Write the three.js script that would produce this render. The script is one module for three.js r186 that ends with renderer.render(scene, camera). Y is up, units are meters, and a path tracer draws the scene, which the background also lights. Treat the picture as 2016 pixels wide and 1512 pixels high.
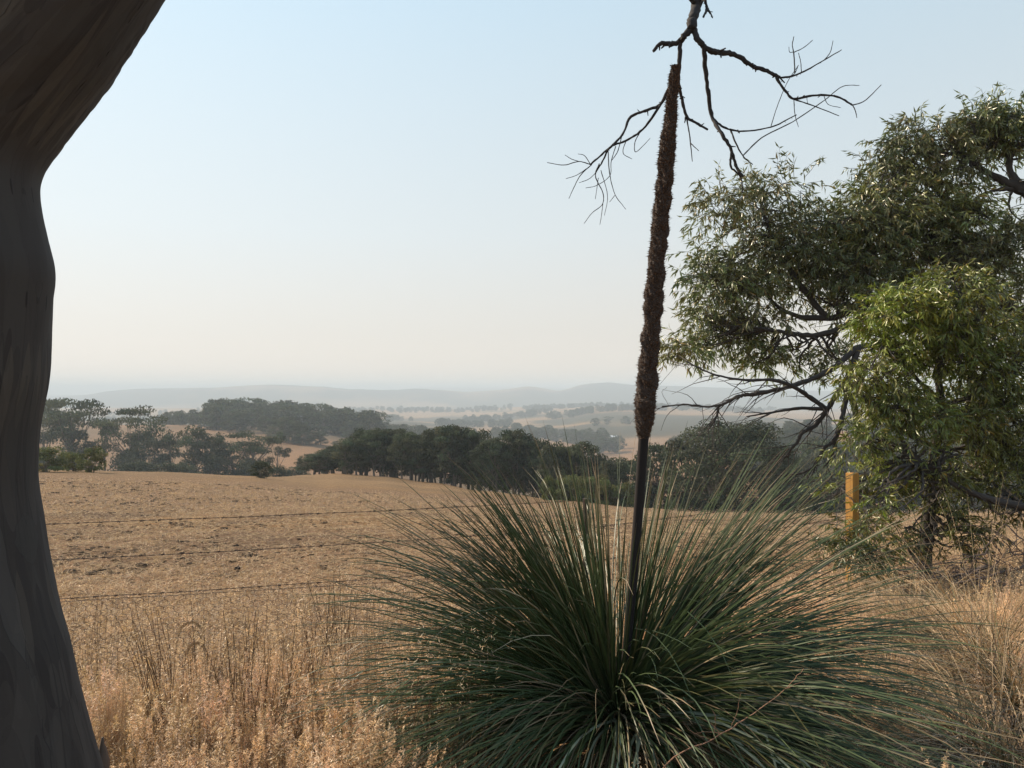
import * as THREE from 'three';

// ------------------------------------------------------------------ camera, sky, sun, exposure
const scene = new THREE.Scene();
const EYE = 1.65, F = 1550, HZ = 769;                       // eye height (m) and focal length in pixels of a 2016 x 1512 frame
const camera = new THREE.PerspectiveCamera(2 * Math.atan(756 / F) * 180 / Math.PI, 4 / 3, 0.05, 30000);
camera.position.set(0, EYE, 0);
camera.lookAt(0, EYE, -10);
camera.setViewOffset(2016, 1512, 0, 756 - HZ, 2016, 1512);   // the eye-level line lies a little under the middle
const renderer = new THREE.WebGLRenderer({ antialias: true });
renderer.toneMapping = THREE.LinearToneMapping;
renderer.toneMappingExposure = 1.42;
renderer.shadowMap.enabled = true;

const SUN = new THREE.Vector3(-0.84, 0.66, -0.52).normalize();   // ahead and to the left, out of frame
const sun = new THREE.DirectionalLight(new THREE.Color(1.0, 0.84, 0.64), 5.0);
sun.position.copy(SUN).multiplyScalar(60);
sun.castShadow = true;
sun.shadow.radius = 1.5;
Object.assign(sun.shadow.camera, { left: -60, right: 60, top: 60, bottom: -60, near: 1, far: 300 });
sun.shadow.mapSize.set(4096, 4096);
scene.add(sun, sun.target);

{ // smoky summer sky: cream at the horizon, pale blue above, brighter towards the sun
  const W = 1024, H = 512, d = new Float32Array(W * H * 4);
  const stops = [[0, 0.86, 0.80, 0.71], [1.5, 0.86, 0.79, 0.70], [4, 0.80, 0.77, 0.71], [11, 0.72, 0.78, 0.80], [26, 0.56, 0.71, 0.82], [50, 0.30, 0.47, 0.70], [90, 0.20, 0.34, 0.58]];
  for (let j = 0; j < H; j++) {
    const up = ((j + 0.5) / H - 0.5) * Math.PI, e = Math.max(0, up * 180 / Math.PI);
    let k = 0; while (k < stops.length - 2 && e > stops[k + 1][0]) k++;
    const a = stops[k], b = stops[k + 1], t = (e - a[0]) / (b[0] - a[0]);
    for (let i = 0; i < W; i++) {
      const az = ((i + 0.5) / W - 0.5) * 2 * Math.PI, y = Math.sin(up), c = Math.cos(up);
      const g = Math.acos(THREE.MathUtils.clamp(Math.cos(az) * c * SUN.x + y * SUN.y + Math.sin(az) * c * SUN.z, -1, 1)) * 180 / Math.PI;
      const glow = 0.76 + 0.34 * Math.exp(-((g / 52) ** 2)), o = (j * W + i) * 4;
      for (let q = 0; q < 3; q++) d[o + q] = (a[q + 1] + (b[q + 1] - a[q + 1]) * t) * glow * 0.875 * (up < -0.05 ? Math.max(0.8, 1 + (up + 0.05) * 3) : 1);
      d[o + 3] = 1;
    }
  }
  const t = new THREE.DataTexture(d, W, H, THREE.RGBAFormat, THREE.FloatType);
  t.mapping = THREE.EquirectangularReflectionMapping; t.magFilter = t.minFilter = THREE.LinearFilter; t.needsUpdate = true;
  scene.background = t; scene.environment = t;
}
scene.fog = new THREE.FogExp2(new THREE.Color(0.85, 0.94, 1.0), 0.00039);

// ------------------------------------------------------------------ helpers
let seed = 12345;
const rnd = () => { seed = (seed + 0x6d2b79f5) | 0; let t = Math.imul(seed ^ (seed >>> 15), 1 | seed); t = (t + Math.imul(t ^ (t >>> 7), 61 | t)) ^ t; return ((t ^ (t >>> 14)) >>> 0) / 4294967296; };
const reseed = (n) => { seed = n * 7919 + 17; };
const rr = (a, b) => a + (b - a) * rnd();
const V = (x, y, z) => new THREE.Vector3(x, y, z);
const lerp = (a, b, t) => a + (b - a) * t, clamp = (x, a, b) => Math.min(b, Math.max(a, x));
const smooth = (a, b, x) => { if (a > b) return 1 - smooth(b, a, x); const t = clamp((x - a) / (b - a), 0, 1); return t * t * (3 - 2 * t); };
const hash = (x, y) => { let h = Math.imul(x | 0, 374761393) + Math.imul(y | 0, 668265263); h = Math.imul(h ^ (h >>> 13), 1274126177); return ((h ^ (h >>> 16)) >>> 0) / 4294967296; };
const noise = (x, y) => { const i = Math.floor(x), j = Math.floor(y), u = x - i, v = y - j, s = u * u * (3 - 2 * u), t = v * v * (3 - 2 * v); return lerp(lerp(hash(i, j), hash(i + 1, j), s), lerp(hash(i, j + 1), hash(i + 1, j + 1), s), t) * 2 - 1; };
const fbm = (x, y, n = 4) => { let a = 0.5, s = 0; for (let i = 0; i < n; i++) { s += a * noise(x, y); x = x * 2.03 + 11.7; y = y * 2.03 + 5.3; a *= 0.5; } return s; };
// a place seen at photo pixel (px, py) and lying D metres ahead; used to lay out real geometry from measurements
const P = (px, py, D) => V((px - 1008) / F * D, EYE - (py - HZ) / F * D, -D);
const pw = (table, x) => { if (x <= table[0][0]) return table[0][1]; for (let i = 1; i < table.length; i++) if (x <= table[i][0]) { const [a, b] = [table[i - 1], table[i]]; return lerp(a[1], b[1], smoothstep01((x - a[0]) / (b[0] - a[0]))); } return table[table.length - 1][1]; };
function smoothstep01(t) { return t * t * (3 - 2 * t) * 0.6 + t * 0.4; }
const used = new Map();
function numbered(name) { const n = used.get(name) || 0; used.set(name, n + 1); return n ? name + '_' + String(n).padStart(3, '0') : name; }
function tag(o, label, category, group, kind) { if (label) o.userData.label = label; if (category) o.userData.category = category; if (group) o.userData.group = group; if (kind) o.userData.kind = kind; return o; }
function thing(name, label, category, group, kind) { const g = new THREE.Group(); g.name = numbered(name); tag(g, label, category, group, kind); scene.add(g); return g; }

class MB { // collects faces into one geometry
  constructor() { this.p = []; this.c = []; this.n = []; this.u = []; this.i = []; this.hasN = false; this.hasU = false; }
  vert(v, col) { this.p.push(v.x, v.y, v.z); if (col) this.c.push(col[0], col[1], col[2]); return this.p.length / 3 - 1; }
  tri(a, b, c, col) { const k = this.vert(a, col); this.vert(b, col); this.vert(c, col); this.i.push(k, k + 1, k + 2); }
  quad(a, b, c, d, col) { const k = this.vert(a, col); this.vert(b, col); this.vert(c, col); this.vert(d, col); this.i.push(k, k + 1, k + 2, k, k + 2, k + 3); }
  tube(pts, rad, seg = 6, col) { // rad: number array per point
    const n = pts.length; let ref = V(0.31, 0.2, 0.93), start = this.p.length / 3;
    const t = V(), a = V(), b = V();
    for (let k = 0; k < n; k++) {
      t.subVectors(pts[Math.min(n - 1, k + 1)], pts[Math.max(0, k - 1)]).normalize();
      a.copy(ref).addScaledVector(t, -ref.dot(t)); if (a.lengthSq() < 1e-6) a.set(t.y, -t.x, 0.01); a.normalize(); ref.copy(a); b.crossVectors(t, a);
      for (let s = 0; s < seg; s++) { const w = s / seg * Math.PI * 2, q = V().addScaledVector(a, Math.cos(w)).addScaledVector(b, Math.sin(w)); this.vert(q.clone().multiplyScalar(rad[k]).add(pts[k]), typeof col === 'function' ? col(k / (n - 1)) : col); }
    }
    for (let k = 0; k < n - 1; k++) for (let s = 0; s < seg; s++) { const s2 = (s + 1) % seg, A = start + k * seg + s, B = start + k * seg + s2; this.i.push(A, B, B + seg, A, B + seg, A + seg); }
    for (const e of [0, n - 1]) for (let s = 1; s < seg - 1; s++) e ? this.i.push(start + e * seg, start + e * seg + s, start + e * seg + s + 1) : this.i.push(start, start + s + 1, start + s);
  }
  geometry(smoothN = false) {
    const g = new THREE.BufferGeometry();
    g.setAttribute('position', new THREE.Float32BufferAttribute(this.p, 3));
    if (this.c.length) g.setAttribute('color', new THREE.Float32BufferAttribute(this.c, 3));
    if (this.u.length) g.setAttribute('uv', new THREE.Float32BufferAttribute(this.u, 2));
    g.setIndex(this.p.length / 3 > 65000 ? new THREE.Uint32BufferAttribute(this.i, 1) : new THREE.Uint16BufferAttribute(this.i, 1));
    if (smoothN) g.computeVertexNormals();
    return g;
  }
  build(name, mat, parent, smoothN = false) { const m = new THREE.Mesh(this.geometry(smoothN), mat); m.name = parent === scene ? numbered(name) : name; m.castShadow = m.receiveShadow = true; parent.add(m); return m; }
}
// a smooth curve through points with interpolated radii
function curve(pts, radii, per = 5, wob = 0) {
  const c = new THREE.CatmullRomCurve3(pts, false, 'centripetal'), n = Math.max(2, (pts.length - 1) * per), out = [], r = [];
  for (let k = 0; k <= n; k++) {
    const t = k / n, q = c.getPoint(t), f = t * (pts.length - 1), i = Math.min(pts.length - 2, Math.floor(f));
    if (wob && k && k < n) q.add(V(rr(-wob, wob), rr(-wob, wob), rr(-wob, wob)));
    out.push(q); r.push((wob ? rr(0.85, 1.15) : 1) * (radii.length === 2 ? lerp(radii[0], radii[1], t) : lerp(radii[i], radii[i + 1], f - i)));
  }
  return [out, r];
}
const mat = (o) => new THREE.MeshStandardMaterial({ roughness: 0.9, metalness: 0, side: THREE.DoubleSide, ...o });
const C = (r, g, b) => new THREE.Color().setRGB(r, g, b);
const leafy = (o) => new THREE.MeshPhysicalMaterial({ vertexColors: true, roughness: 0.5, transmission: 0.35, thickness: 0, side: THREE.DoubleSide, ...o });

// procedural pictures of bare material: straw-strewn soil, smooth gum bark, weathered timber
function canvasTexture(w, h, draw, srgb = true) {
  const cv = document.createElement('canvas'); cv.width = w; cv.height = h; draw(cv.getContext('2d'), w, h);
  const t = new THREE.CanvasTexture(cv); t.wrapS = t.wrapT = THREE.RepeatWrapping; if (srgb) t.colorSpace = THREE.SRGBColorSpace; return t;
}
reseed(1);
const strawTex = canvasTexture(2048, 2048, (g, w, h) => {
  g.fillStyle = 'rgb(146,128,110)'; g.fillRect(0, 0, w, h);
  const wrap = (x, y, m, f) => { for (const ox of [0, x < m ? w : x > w - m ? -w : 0]) for (const oy of [0, y < m ? h : y > h - m ? -h : 0]) { f(x + ox, y + oy); if (!ox && !oy && !(x < m || x > w - m || y < m || y > h - m)) return; } };
  for (let k = 0; k < 9000; k++) { const v = rr(40, 205) | 0, s = rr(4, 30), q = rr(0.4, 0.9), t = rnd() * 3, a = rr(0.15, 0.4); wrap(rnd() * w, rnd() * h, 34, (x, y) => { g.fillStyle = `rgba(${v},${v * 0.9 | 0},${v * 0.8 | 0},${a})`; g.beginPath(); g.ellipse(x, y, s, s * q, t, 0, 7); g.fill(); }); }
  for (let k = 0; k < 1300; k++) { const s = rr(6, 26), q = rr(0.3, 0.8), t = rnd() * 3, a = rr(0.3, 0.75); wrap(rnd() * w, rnd() * h, 34, (x, y) => { g.fillStyle = `rgba(38,30,24,${a})`; g.beginPath(); for (let z = 0; z < 9; z++) { const A = z / 9 * 6.28 + t, L = s * (0.6 + 0.5 * hash(k, z)); g.lineTo(x + Math.cos(A) * L, y + Math.sin(A) * L * q); } g.fill(); }); }
  for (let k = 0; k < 52000; k++) {
    const big = rnd() < 0.12, v = rnd() < 0.36 ? rr(30, 90) : rr(175, 255), a = rnd() * 6.28, l = big ? rr(30, 90) : rr(5, 26), o = rr(0.3, 0.85), lw = big ? rr(2, 4.5) : rr(0.8, 2.2);
    wrap(rnd() * w, rnd() * h, 92, (x, y) => { g.strokeStyle = `rgba(${v | 0},${v * 0.92 | 0},${v * 0.79 | 0},${o})`; g.lineWidth = lw; g.beginPath(); g.moveTo(x, y); g.lineTo(x + Math.cos(a) * l, y + Math.sin(a) * l); g.stroke(); });
  }
});
const barkTex = canvasTexture(1024, 2048, (g, w, h) => {
  g.fillStyle = 'rgb(138,130,122)'; g.fillRect(0, 0, w, h);
  for (let k = 0; k < 420; k++) { const v = rr(-48, 40), x = rnd() * w, y = rnd() * h, s = rr(12, 80); g.fillStyle = `rgba(${138 + v | 0},${128 + v | 0},${119 + v * 0.9 | 0},0.5)`; g.beginPath(); g.ellipse(x, y, s * 0.55, s * rr(1.5, 5), rr(-0.12, 0.12), 0, 7); g.fill(); }
  for (let k = 0; k < 300; k++) { const v = rr(60, 180), x = rnd() * w, y = rnd() * h; g.strokeStyle = `rgba(${v},${v * 0.94},${v * 0.88},${rr(0.08, 0.3)})`; g.lineWidth = rr(1, 7); g.beginPath(); g.moveTo(x, y); g.bezierCurveTo(x + rr(-14, 14), y + 60, x + rr(-14, 14), y + 150, x + rr(-20, 20), y + rr(120, 420)); g.stroke(); }
  for (let k = 0; k < 22; k++) { const x = rnd() * w, y = rnd() * h; g.fillStyle = `rgba(50,42,38,${rr(0.25, 0.6)})`; g.beginPath(); g.ellipse(x, y, rr(2, 7), rr(8, 30), rr(-0.3, 0.3), 0, 7); g.fill(); }
  for (let k = 0; k < 16; k++) { const x = rnd() * w, y = rnd() * h; g.fillStyle = `rgba(196,182,160,${rr(0.2, 0.5)})`; g.beginPath(); g.moveTo(x, y); g.bezierCurveTo(x + 30, y + 90, x + 36, y + 190, x + 10, y + rr(220, 420)); g.bezierCurveTo(x - 16, y + 200, x - 20, y + 90, x, y); g.fill(); }
  for (let k = 0; k < 26; k++) { // plates where old bark has come away, with a dark rim
    const x = rnd() * w, y = rnd() * h, L = rr(140, 460), B = rr(14, 60), v = rr(120, 185), pts = []; for (let q = 0; q <= 10; q++) pts.push([x + (q % 2 ? rr(-4, 4) : rr(-9, 9)) + B * Math.sin(q / 10 * 3.14), y + L * q / 10]); for (let q = 10; q >= 0; q--) pts.push([x - rr(0.3, 1) * B * 0.5 * Math.sin(q / 10 * 3.14) + rr(-5, 5), y + L * q / 10]);
    g.beginPath(); pts.forEach((p, i) => i ? g.lineTo(...p) : g.moveTo(...p)); g.closePath(); g.fillStyle = `rgba(${v},${v * 0.97 | 0},${v * 0.92 | 0},0.5)`; g.fill(); g.strokeStyle = 'rgba(50,46,44,0.22)'; g.lineWidth = rr(1, 2.5); g.stroke();
  }
  for (let k = 0; k < 46; k++) { let x = rnd() * w, y = rnd() * h; g.strokeStyle = `rgba(34,30,28,${rr(0.12, 0.45)})`; g.lineWidth = rr(1, 3); g.beginPath(); g.moveTo(x, y); for (let q = 0; q < 8; q++) { x += rr(-7, 7); y += rr(8, 30); g.lineTo(x, y); } g.stroke(); }
  for (let k = 0; k < 9000; k++) { const v = rr(40, 200) | 0; g.fillStyle = `rgba(${v},${v},${v},0.10)`; g.fillRect(rnd() * w, rnd() * h, rr(1, 3), rr(1, 5)); }
});
barkTex.wrapS = barkTex.wrapT = THREE.MirroredRepeatWrapping;
const timberTex = canvasTexture(256, 1024, (g, w, h) => {
  g.fillStyle = 'rgb(214,176,112)'; g.fillRect(0, 0, w, h);
  for (let k = 0; k < 260; k++) { const v = rr(-40, 26); g.strokeStyle = `rgba(${205 + v | 0},${160 + v | 0},${96 + v | 0},0.4)`; g.lineWidth = rr(0.6, 3.5); const x = rnd() * w; g.beginPath(); g.moveTo(x, 0); g.bezierCurveTo(x + rr(-9, 9), h / 3, x + rr(-9, 9), h * 2 / 3, x + rr(-5, 5), h); g.stroke(); }
  for (let k = 0; k < 12; k++) { const x = rnd() * w, y = rnd() * h; g.strokeStyle = 'rgba(120,80,40,0.5)'; g.lineWidth = 2; for (let q = 3; q < 16; q += 4) { g.beginPath(); g.ellipse(x, y, q, q * 1.8, 0, 0, 7); g.stroke(); } }
});

// ------------------------------------------------------------------ the ground: one sheet from the feet to the horizon
// each line: distance ahead and the height of sight at which that stretch of ground is seen, across the view
const CREST_D = [[-300, 66], [300, 70], [500, 74], [640, 104], [800, 100], [1000, 84], [1200, 62], [1400, 52], [2000, 42]];
const CREST_Y = [[-300, 920], [80, 925], [330, 930], [480, 937], [540, 939], [600, 936], [660, 934], [750, 939], [850, 951], [950, 968], [1100, 986], [1250, 1000], [1400, 1010], [1700, 1014], [2100, 1008]];
const LINES = [
  [[[0, 3]], (px, D) => HZ + F * EYE / D],
  [[[0, 4.2]], (px, D) => HZ + F * 1.66 / D],
  [[[0, 10]], (px) => 1100],
  [[[0, 24]], (px) => pw([[0, 1002], [700, 1004], [1200, 1030], [1800, 1042]], px)],
  [CREST_D, (px) => pw(CREST_Y, px)],
  [[[0, 150]], (px) => pw(CREST_Y, px) + pw([[0, 30], [560, 24], [640, 9], [1000, 12], [1300, 14], [2000, 10]], px)],
  [[[0, 260]], (px) => pw([[-300, 960], [300, 955], [520, 930], [600, 918], [700, 918], [900, 945], [1100, 965], [1300, 960], [1500, 940], [2000, 915]], px)],
  [[[0, 460]], (px) => pw([[-300, 836], [100, 838], [330, 838], [500, 836], [600, 842], [700, 856], [800, 862], [900, 872], [1000, 884], [1100, 902], [1200, 915], [1300, 896], [1400, 878], [1500, 862], [1650, 850], [2100, 842]], px)],
  [[[0, 620]], (px) => pw([[-300, 845], [330, 846], [500, 845], [600, 848], [700, 862], [800, 868], [900, 872], [1000, 878], [1100, 888], [1200, 896], [1300, 890], [1400, 872], [1500, 860], [2100, 850]], px)],
  [[[0, 1250]], (px) => pw([[-300, 826], [300, 827], [700, 824], [800, 830], [900, 838], [1000, 840], [1100, 836], [1180, 826], [1250, 822], [1400, 822], [1600, 826], [2100, 826]], px)],
  [[[0, 1700]], (px) => pw([[-300, 830], [700, 828], [900, 826], [1000, 824], [1100, 816], [1200, 806], [1300, 806], [1500, 816], [2100, 826]], px)],
  [[[0, 2600]], (px) => pw([[-300, 806], [300, 804], [700, 807], [900, 808], [1050, 803], [1200, 801], [1300, 804], [1500, 808], [2100, 800]], px)],
  [[[0, 3400]], (px) => 806],
  [[[0, 4600]], (px) => pw([[-300, 800], [80, 793], [150, 781], [220, 770], [300, 764], [400, 762], [470, 760], [540, 757], [620, 760], [690, 766], [760, 767], [840, 765], [930, 771], [975, 768], [1040, 760], [1100, HZ], [1150, 757], [1200, 754], [1250, 757], [1330, 760], [1400, 764], [1600, 770], [2100, 776]], px)],
  [[[0, 5600]], (px) => 781],
  [[[0, 8600]], (px) => pw([[-300, 778], [200, 778], [700, 772], [850, 764], [1000, 763], [1400, 770], [2100, 776]], px)],
];
function profile(px) { return LINES.map(([d, y]) => { const D = pw(d, px); return [Math.log(D), (y(px, D) - HZ) / F * D]; }); }
function pchip(k, x) {
  const n = k.length; if (x <= k[0][0]) return k[0][1]; if (x >= k[n - 1][0]) return k[n - 1][1];
  let i = 0; while (x > k[i + 1][0]) i++;
  const sl = (j) => (k[j + 1][1] - k[j][1]) / (k[j + 1][0] - k[j][0]);
  const tan = (j) => { if (j <= 0) return sl(0); if (j >= n - 1) return sl(n - 2); const a = sl(j - 1), b = sl(j); return a * b <= 0 ? 0 : 2 * a * b / (a + b); };
  const h = k[i + 1][0] - k[i][0], t = (x - k[i][0]) / h, m0 = tan(i) * h, m1 = tan(i + 1) * h, t2 = t * t, t3 = t2 * t;
  return (2 * t3 - 3 * t2 + 1) * k[i][1] + (t3 - 2 * t2 + t) * m0 + (-2 * t3 + 3 * t2) * k[i + 1][1] + (t3 - t2) * m1;
}
const TH = []; { let a = -Math.PI; while (a < Math.PI - 1e-6) { TH.push(a); a += Math.abs(a + 0) < 0.66 ? 0.0026 : 0.05; } TH.push(Math.PI); }
const NR = 330, R0 = 0.4, rmax = (th) => lerp(9200, 260, smooth(0.8, 1.5, Math.abs(th)));
const cl = (th) => clamp(th, -0.7, 0.7);
const HG = new Float32Array(TH.length * NR);
TH.forEach((th, i) => {
  const k = profile(1008 + F * Math.tan(cl(th))), R = rmax(th);
  for (let j = 0; j < NR; j++) {
    const r = R0 * Math.pow(R / R0, j / (NR - 1)), D = r * Math.cos(cl(th)), x = Math.sin(th) * r, z = -Math.cos(th) * r;
    let h = EYE - pchip(k, Math.log(Math.max(D, 0.3)));
    if (r < 3) h = Math.min(h, 0.02);
    h += (0.05 * fbm(x * 0.7, z * 0.7, 3) + 0.03 * noise(x * 2.4, z * 2.4) * (1 - smooth(14, 30, r))) * smooth(2, 6, r) + 0.12 * fbm(x * 0.09, z * 0.09, 2) * smooth(12, 50, r) + smooth(300, 1500, r) * fbm(x * 0.004, z * 0.004, 4) * r * 0.0026;
    HG[i * NR + j] = h;
  }
});
function groundY(x, z) {
  const th = Math.atan2(x, -z), r = Math.max(R0, Math.hypot(x, z));
  let lo = 0, hi = TH.length - 1; while (hi - lo > 1) { const m = (lo + hi) >> 1; TH[m] <= th ? lo = m : hi = m; }
  const t = (th - TH[lo]) / (TH[hi] - TH[lo]), f = clamp(Math.log(r / R0) / Math.log(rmax(th) / R0) * (NR - 1), 0, NR - 1.001), j = Math.floor(f), u = f - j;
  return lerp(lerp(HG[lo * NR + j], HG[lo * NR + j + 1], u), lerp(HG[hi * NR + j], HG[hi * NR + j + 1], u), t);
}
function groundColor(x, z) {
  const r = Math.hypot(x, z), n1 = fbm(x * 0.11 + 3, z * 0.11, 4), n2 = fbm(x * 0.5, z * 0.5 + 9, 3), n3 = fbm(x * 0.0065 + 40, z * 0.0065, 4), n4 = fbm(x * 0.0011 - 7, z * 0.0011 + 3, 4);
  let c = [0.5, 0.382, 0.27];                                      // dry short grass
  const bare = smooth(-0.04, 0.2, n2 * 0.6 + n1 * 0.5 + 0.04 * Math.sin(z * 1.3 + x * 0.4)) * smooth(4.5, 8, r) * (1 - smooth(26, 48, r)); // trampled soil
  c = c.map((v, i) => lerp(v, [0.2, 0.142, 0.1][i], bare * 0.9));
  const worn = smooth(7, 9.5, r) * (1 - smooth(15, 24, r)) * (0.55 + 0.6 * n1); c = c.map((v, i) => lerp(v, [0.39, 0.29, 0.21][i], clamp(worn, 0, 0.8)));
  const gold = smooth(0.12, 0.4, n1 - n2 * 0.3); c = c.map((v, i) => lerp(v, [0.54, 0.39, 0.22][i], gold * 0.75));
  if (r > 45) { const a = smooth(45, 85, r); c = c.map((v, i) => lerp(v, [0.5, 0.39, 0.25][i] * (1 + 0.4 * n1), a)); }
  if (r > 130) { const a = smooth(130, 220, r), s = smooth(0.1, 0.36, n3); c = c.map((v, i) => lerp(v, lerp([0.46, 0.32, 0.21][i], [0.24, 0.2, 0.14][i], s), a)); }
  if (r > 650) { const a = smooth(650, 900, r), s = smooth(-0.02, 0.16, n3 * 0.5 + n4 * 0.9); c = c.map((v, i) => lerp(v, lerp([0.52, 0.40, 0.27][i], [0.10, 0.11, 0.075][i], s), a)); }
  if (r > 3600) { const a = smooth(3600, 4300, r), s = smooth(-0.34, -0.1, n4 * 1.2 + 0.35 * n3); c = c.map((v, i) => lerp(v, lerp([0.42, 0.34, 0.25][i], [0.05, 0.06, 0.05][i], s), a)); }
  return c;
}
{
  const m = new MB();
  for (let i = 0; i < TH.length; i++) for (let j = 0; j < NR; j++) {
    const th = TH[i], r = R0 * Math.pow(rmax(th) / R0, j / (NR - 1)), x = Math.sin(th) * r, z = -Math.cos(th) * r;
    m.p.push(x, HG[i * NR + j], z); m.c.push(...groundColor(x, z).map((v) => v * 1.72)); m.u.push(x / 4.3, z / 4.3);
    if (i < TH.length - 1 && j < NR - 1) { const a = i * NR + j, b = a + NR; m.i.push(a, a + 1, b + 1, a, b + 1, b); }
  }
  const mid = m.vert(V(0, HG[0], 0), groundColor(0, 0)); m.u.push(0, 0);
  for (let i = 0; i < TH.length - 1; i++) m.i.push(mid, i * NR, (i + 1) * NR);
  const g = m.build('ground', new THREE.MeshPhysicalMaterial({ specularIntensity: 0.35, map: strawTex, bumpMap: strawTex, bumpScale: 0.05, vertexColors: true, roughness: 1, side: THREE.DoubleSide }), scene, true);
  tag(g, 'dry tan paddock and rolling hills', null, null, 'structure');
}

// ------------------------------------------------------------------ distant and middle trees: a few models, each tree placed as a thing of its own
const farBark = mat({ color: C(0.13, 0.11, 0.09) });
const farLeaf = leafy({ roughness: 1, specularIntensity: 0.25, transmission: 0.32 });
const farLeafOlive = leafy({ roughness: 1, specularIntensity: 0.25, transmission: 0.3, color: C(1.9, 1.7, 1.0) });
function clump(m, c, r, n, size, base) {
  for (let k = 0; k < n; k++) {
    const a = rnd() * 6.283, u = rr(-0.75, 1), s = Math.sqrt(1 - u * u), q = rr(0.55, 1.06);
    const d = V(Math.cos(a) * s, u, Math.sin(a) * s), p = V(d.x * r[0], d.y * r[1], d.z * r[2]).multiplyScalar(q).add(c);
    const nrm = d.clone().add(V(rr(-1, 1), rr(-1, 1), rr(-1, 1)).multiplyScalar(0.75)).normalize();
    const t = V(rr(-1, 1), rr(-1, 0.4), rr(-1, 1)).cross(nrm).normalize(), b = V().crossVectors(nrm, t), w = size * rr(0.5, 1.2), h = size * rr(0.5, 1.2), v = rr(0.7, 1.3), col = [base[0] * v, base[1] * v, base[2] * v];
    m.quad(p.clone().addScaledVector(t, -w), p.clone().addScaledVector(b, -h * 0.7), p.clone().addScaledVector(t, w), p.clone().addScaledVector(b, h * 0.7), col);
  }
}
const GREEN = [0.052, 0.066, 0.036];
function treeModel(sd, type, leaves, size, leafMat = farLeaf) { // one unit tall and about one wide
  reseed(sd);
  const g = new THREE.Group(), tr = new MB(), cr = new MB(), clumps = [];
  const trunkTo = { umbrella: 0.62, dense: 0.5, row: 0.45, slim: 0.6, bush: 0.25 }[type];
  const lean = V(rr(-0.06, 0.06), 0, rr(-0.06, 0.06)), base = (y) => V(lean.x * y, y, lean.z * y);
  if (type === 'umbrella') {
    for (let k = 0; k < 9; k++) { const a = k / 9 * 6.28 + rr(-0.3, 0.3), R = rr(0.16, 0.42); clumps.push([V(Math.cos(a) * R, 0.93 - R * R * 0.75 + rr(-0.04, 0.03), Math.sin(a) * R), [rr(0.14, 0.22), rr(0.04, 0.065), rr(0.14, 0.22)], 1]); }
    for (let k = 0; k < 8; k++) { const a = rnd() * 6.28, R = rr(0.1, 0.36); clumps.push([V(Math.cos(a) * R, rr(0.58, 0.76), Math.sin(a) * R), [rr(0.13, 0.2), rr(0.06, 0.09), rr(0.13, 0.2)], 1.2]); }
    for (let k = 0; k < 12; k++) { const a = rnd() * 6.28, R = rr(0.0, 0.24); clumps.push([V(Math.cos(a) * R, rr(0.1, 0.6), Math.sin(a) * R), [rr(0.15, 0.24), rr(0.09, 0.15), rr(0.15, 0.24)], 1.5]); }
  } else if (type === 'slim') {
    for (let k = 0; k < 11; k++) { const a = rnd() * 6.28, R = rr(0.02, 0.36); clumps.push([V(Math.cos(a) * R, rr(0.5, 0.95) - R * 0.2, Math.sin(a) * R), [rr(0.11, 0.19), rr(0.045, 0.08), rr(0.11, 0.19)], 1]); }
  } else {
    const lo = { dense: 0.12, row: 0.24, bush: 0.08 }[type], n = type === 'bush' ? 18 : sd === 30 ? 64 : 34;
    for (let k = 0; k < n; k++) {
      const y = lo + (0.94 - lo) * Math.pow(k / (n - 1), 0.9), w = Math.sin(Math.PI * clamp((y - lo) / (1.06 - lo) * 0.75 + 0.22, 0, 1)), a = k * 2.4 + rr(-0.4, 0.4), R = w * 0.41 * Math.sqrt(rr(0.1, 1));
      clumps.push([V(Math.cos(a) * R, y - 0.02, Math.sin(a) * R), type === 'bush' ? [rr(0.13, 0.22), rr(0.11, 0.2), rr(0.13, 0.22)] : [rr(0.09, 0.19), rr(0.05, 0.1), rr(0.09, 0.19)], 1]);
    }
  }
  const total = clumps.reduce((s, c) => s + c[2] * c[1][0] * c[1][0], 0);
  for (const [c, r, w] of clumps) { const hue = rr(0.6, 1.5), warm = rr(0.9, 1.25); c.add(V(lean.x * c.y, 0, lean.z * c.y)); clump(cr, c, r, Math.ceil(leaves * w * r[0] * r[0] / total), size, [GREEN[0] * hue * warm, GREEN[1] * hue, GREEN[2] * hue]); }
  const stems = type === 'row' ? 3 : type === 'bush' ? 4 : type === 'dense' ? 2 : 1;
  for (let s = 0; s < stems; s++) {
    const o = stems > 1 ? V(rr(-0.12, 0.12), 0, rr(-0.12, 0.12)) : V(0, 0, 0), top = base(trunkTo).add(o.clone().multiplyScalar(1.6));
    tr.tube(...curve([o.clone().setY(-0.06), o.clone().multiplyScalar(1.1).add(base(trunkTo * 0.5)).add(V(rr(-0.02, 0.02), 0, rr(-0.02, 0.02))), top], [0.021, 0.012], 3), 5);
    for (const [c] of clumps) if (rnd() < 1.1 / stems) { const st = base(rr(0.45, 1) * trunkTo).add(o); tr.tube(...curve([st, st.clone().lerp(c, 0.55).add(V(rr(-0.03, 0.03), rr(-0.05, 0.0), rr(-0.03, 0.03))), c], [0.009, 0.003], 2), 4); }
  }
  let hi = 0; for (let k = 1; k < cr.p.length; k += 3) hi = Math.max(hi, cr.p[k]); hi *= 0.985; for (const b of [cr, tr]) for (let k = 1; k < b.p.length; k += 3) b.p[k] /= hi;
  tr.build('trunk', farBark, g); cr.build('crown', leafMat, g);
  return g;
}
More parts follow.
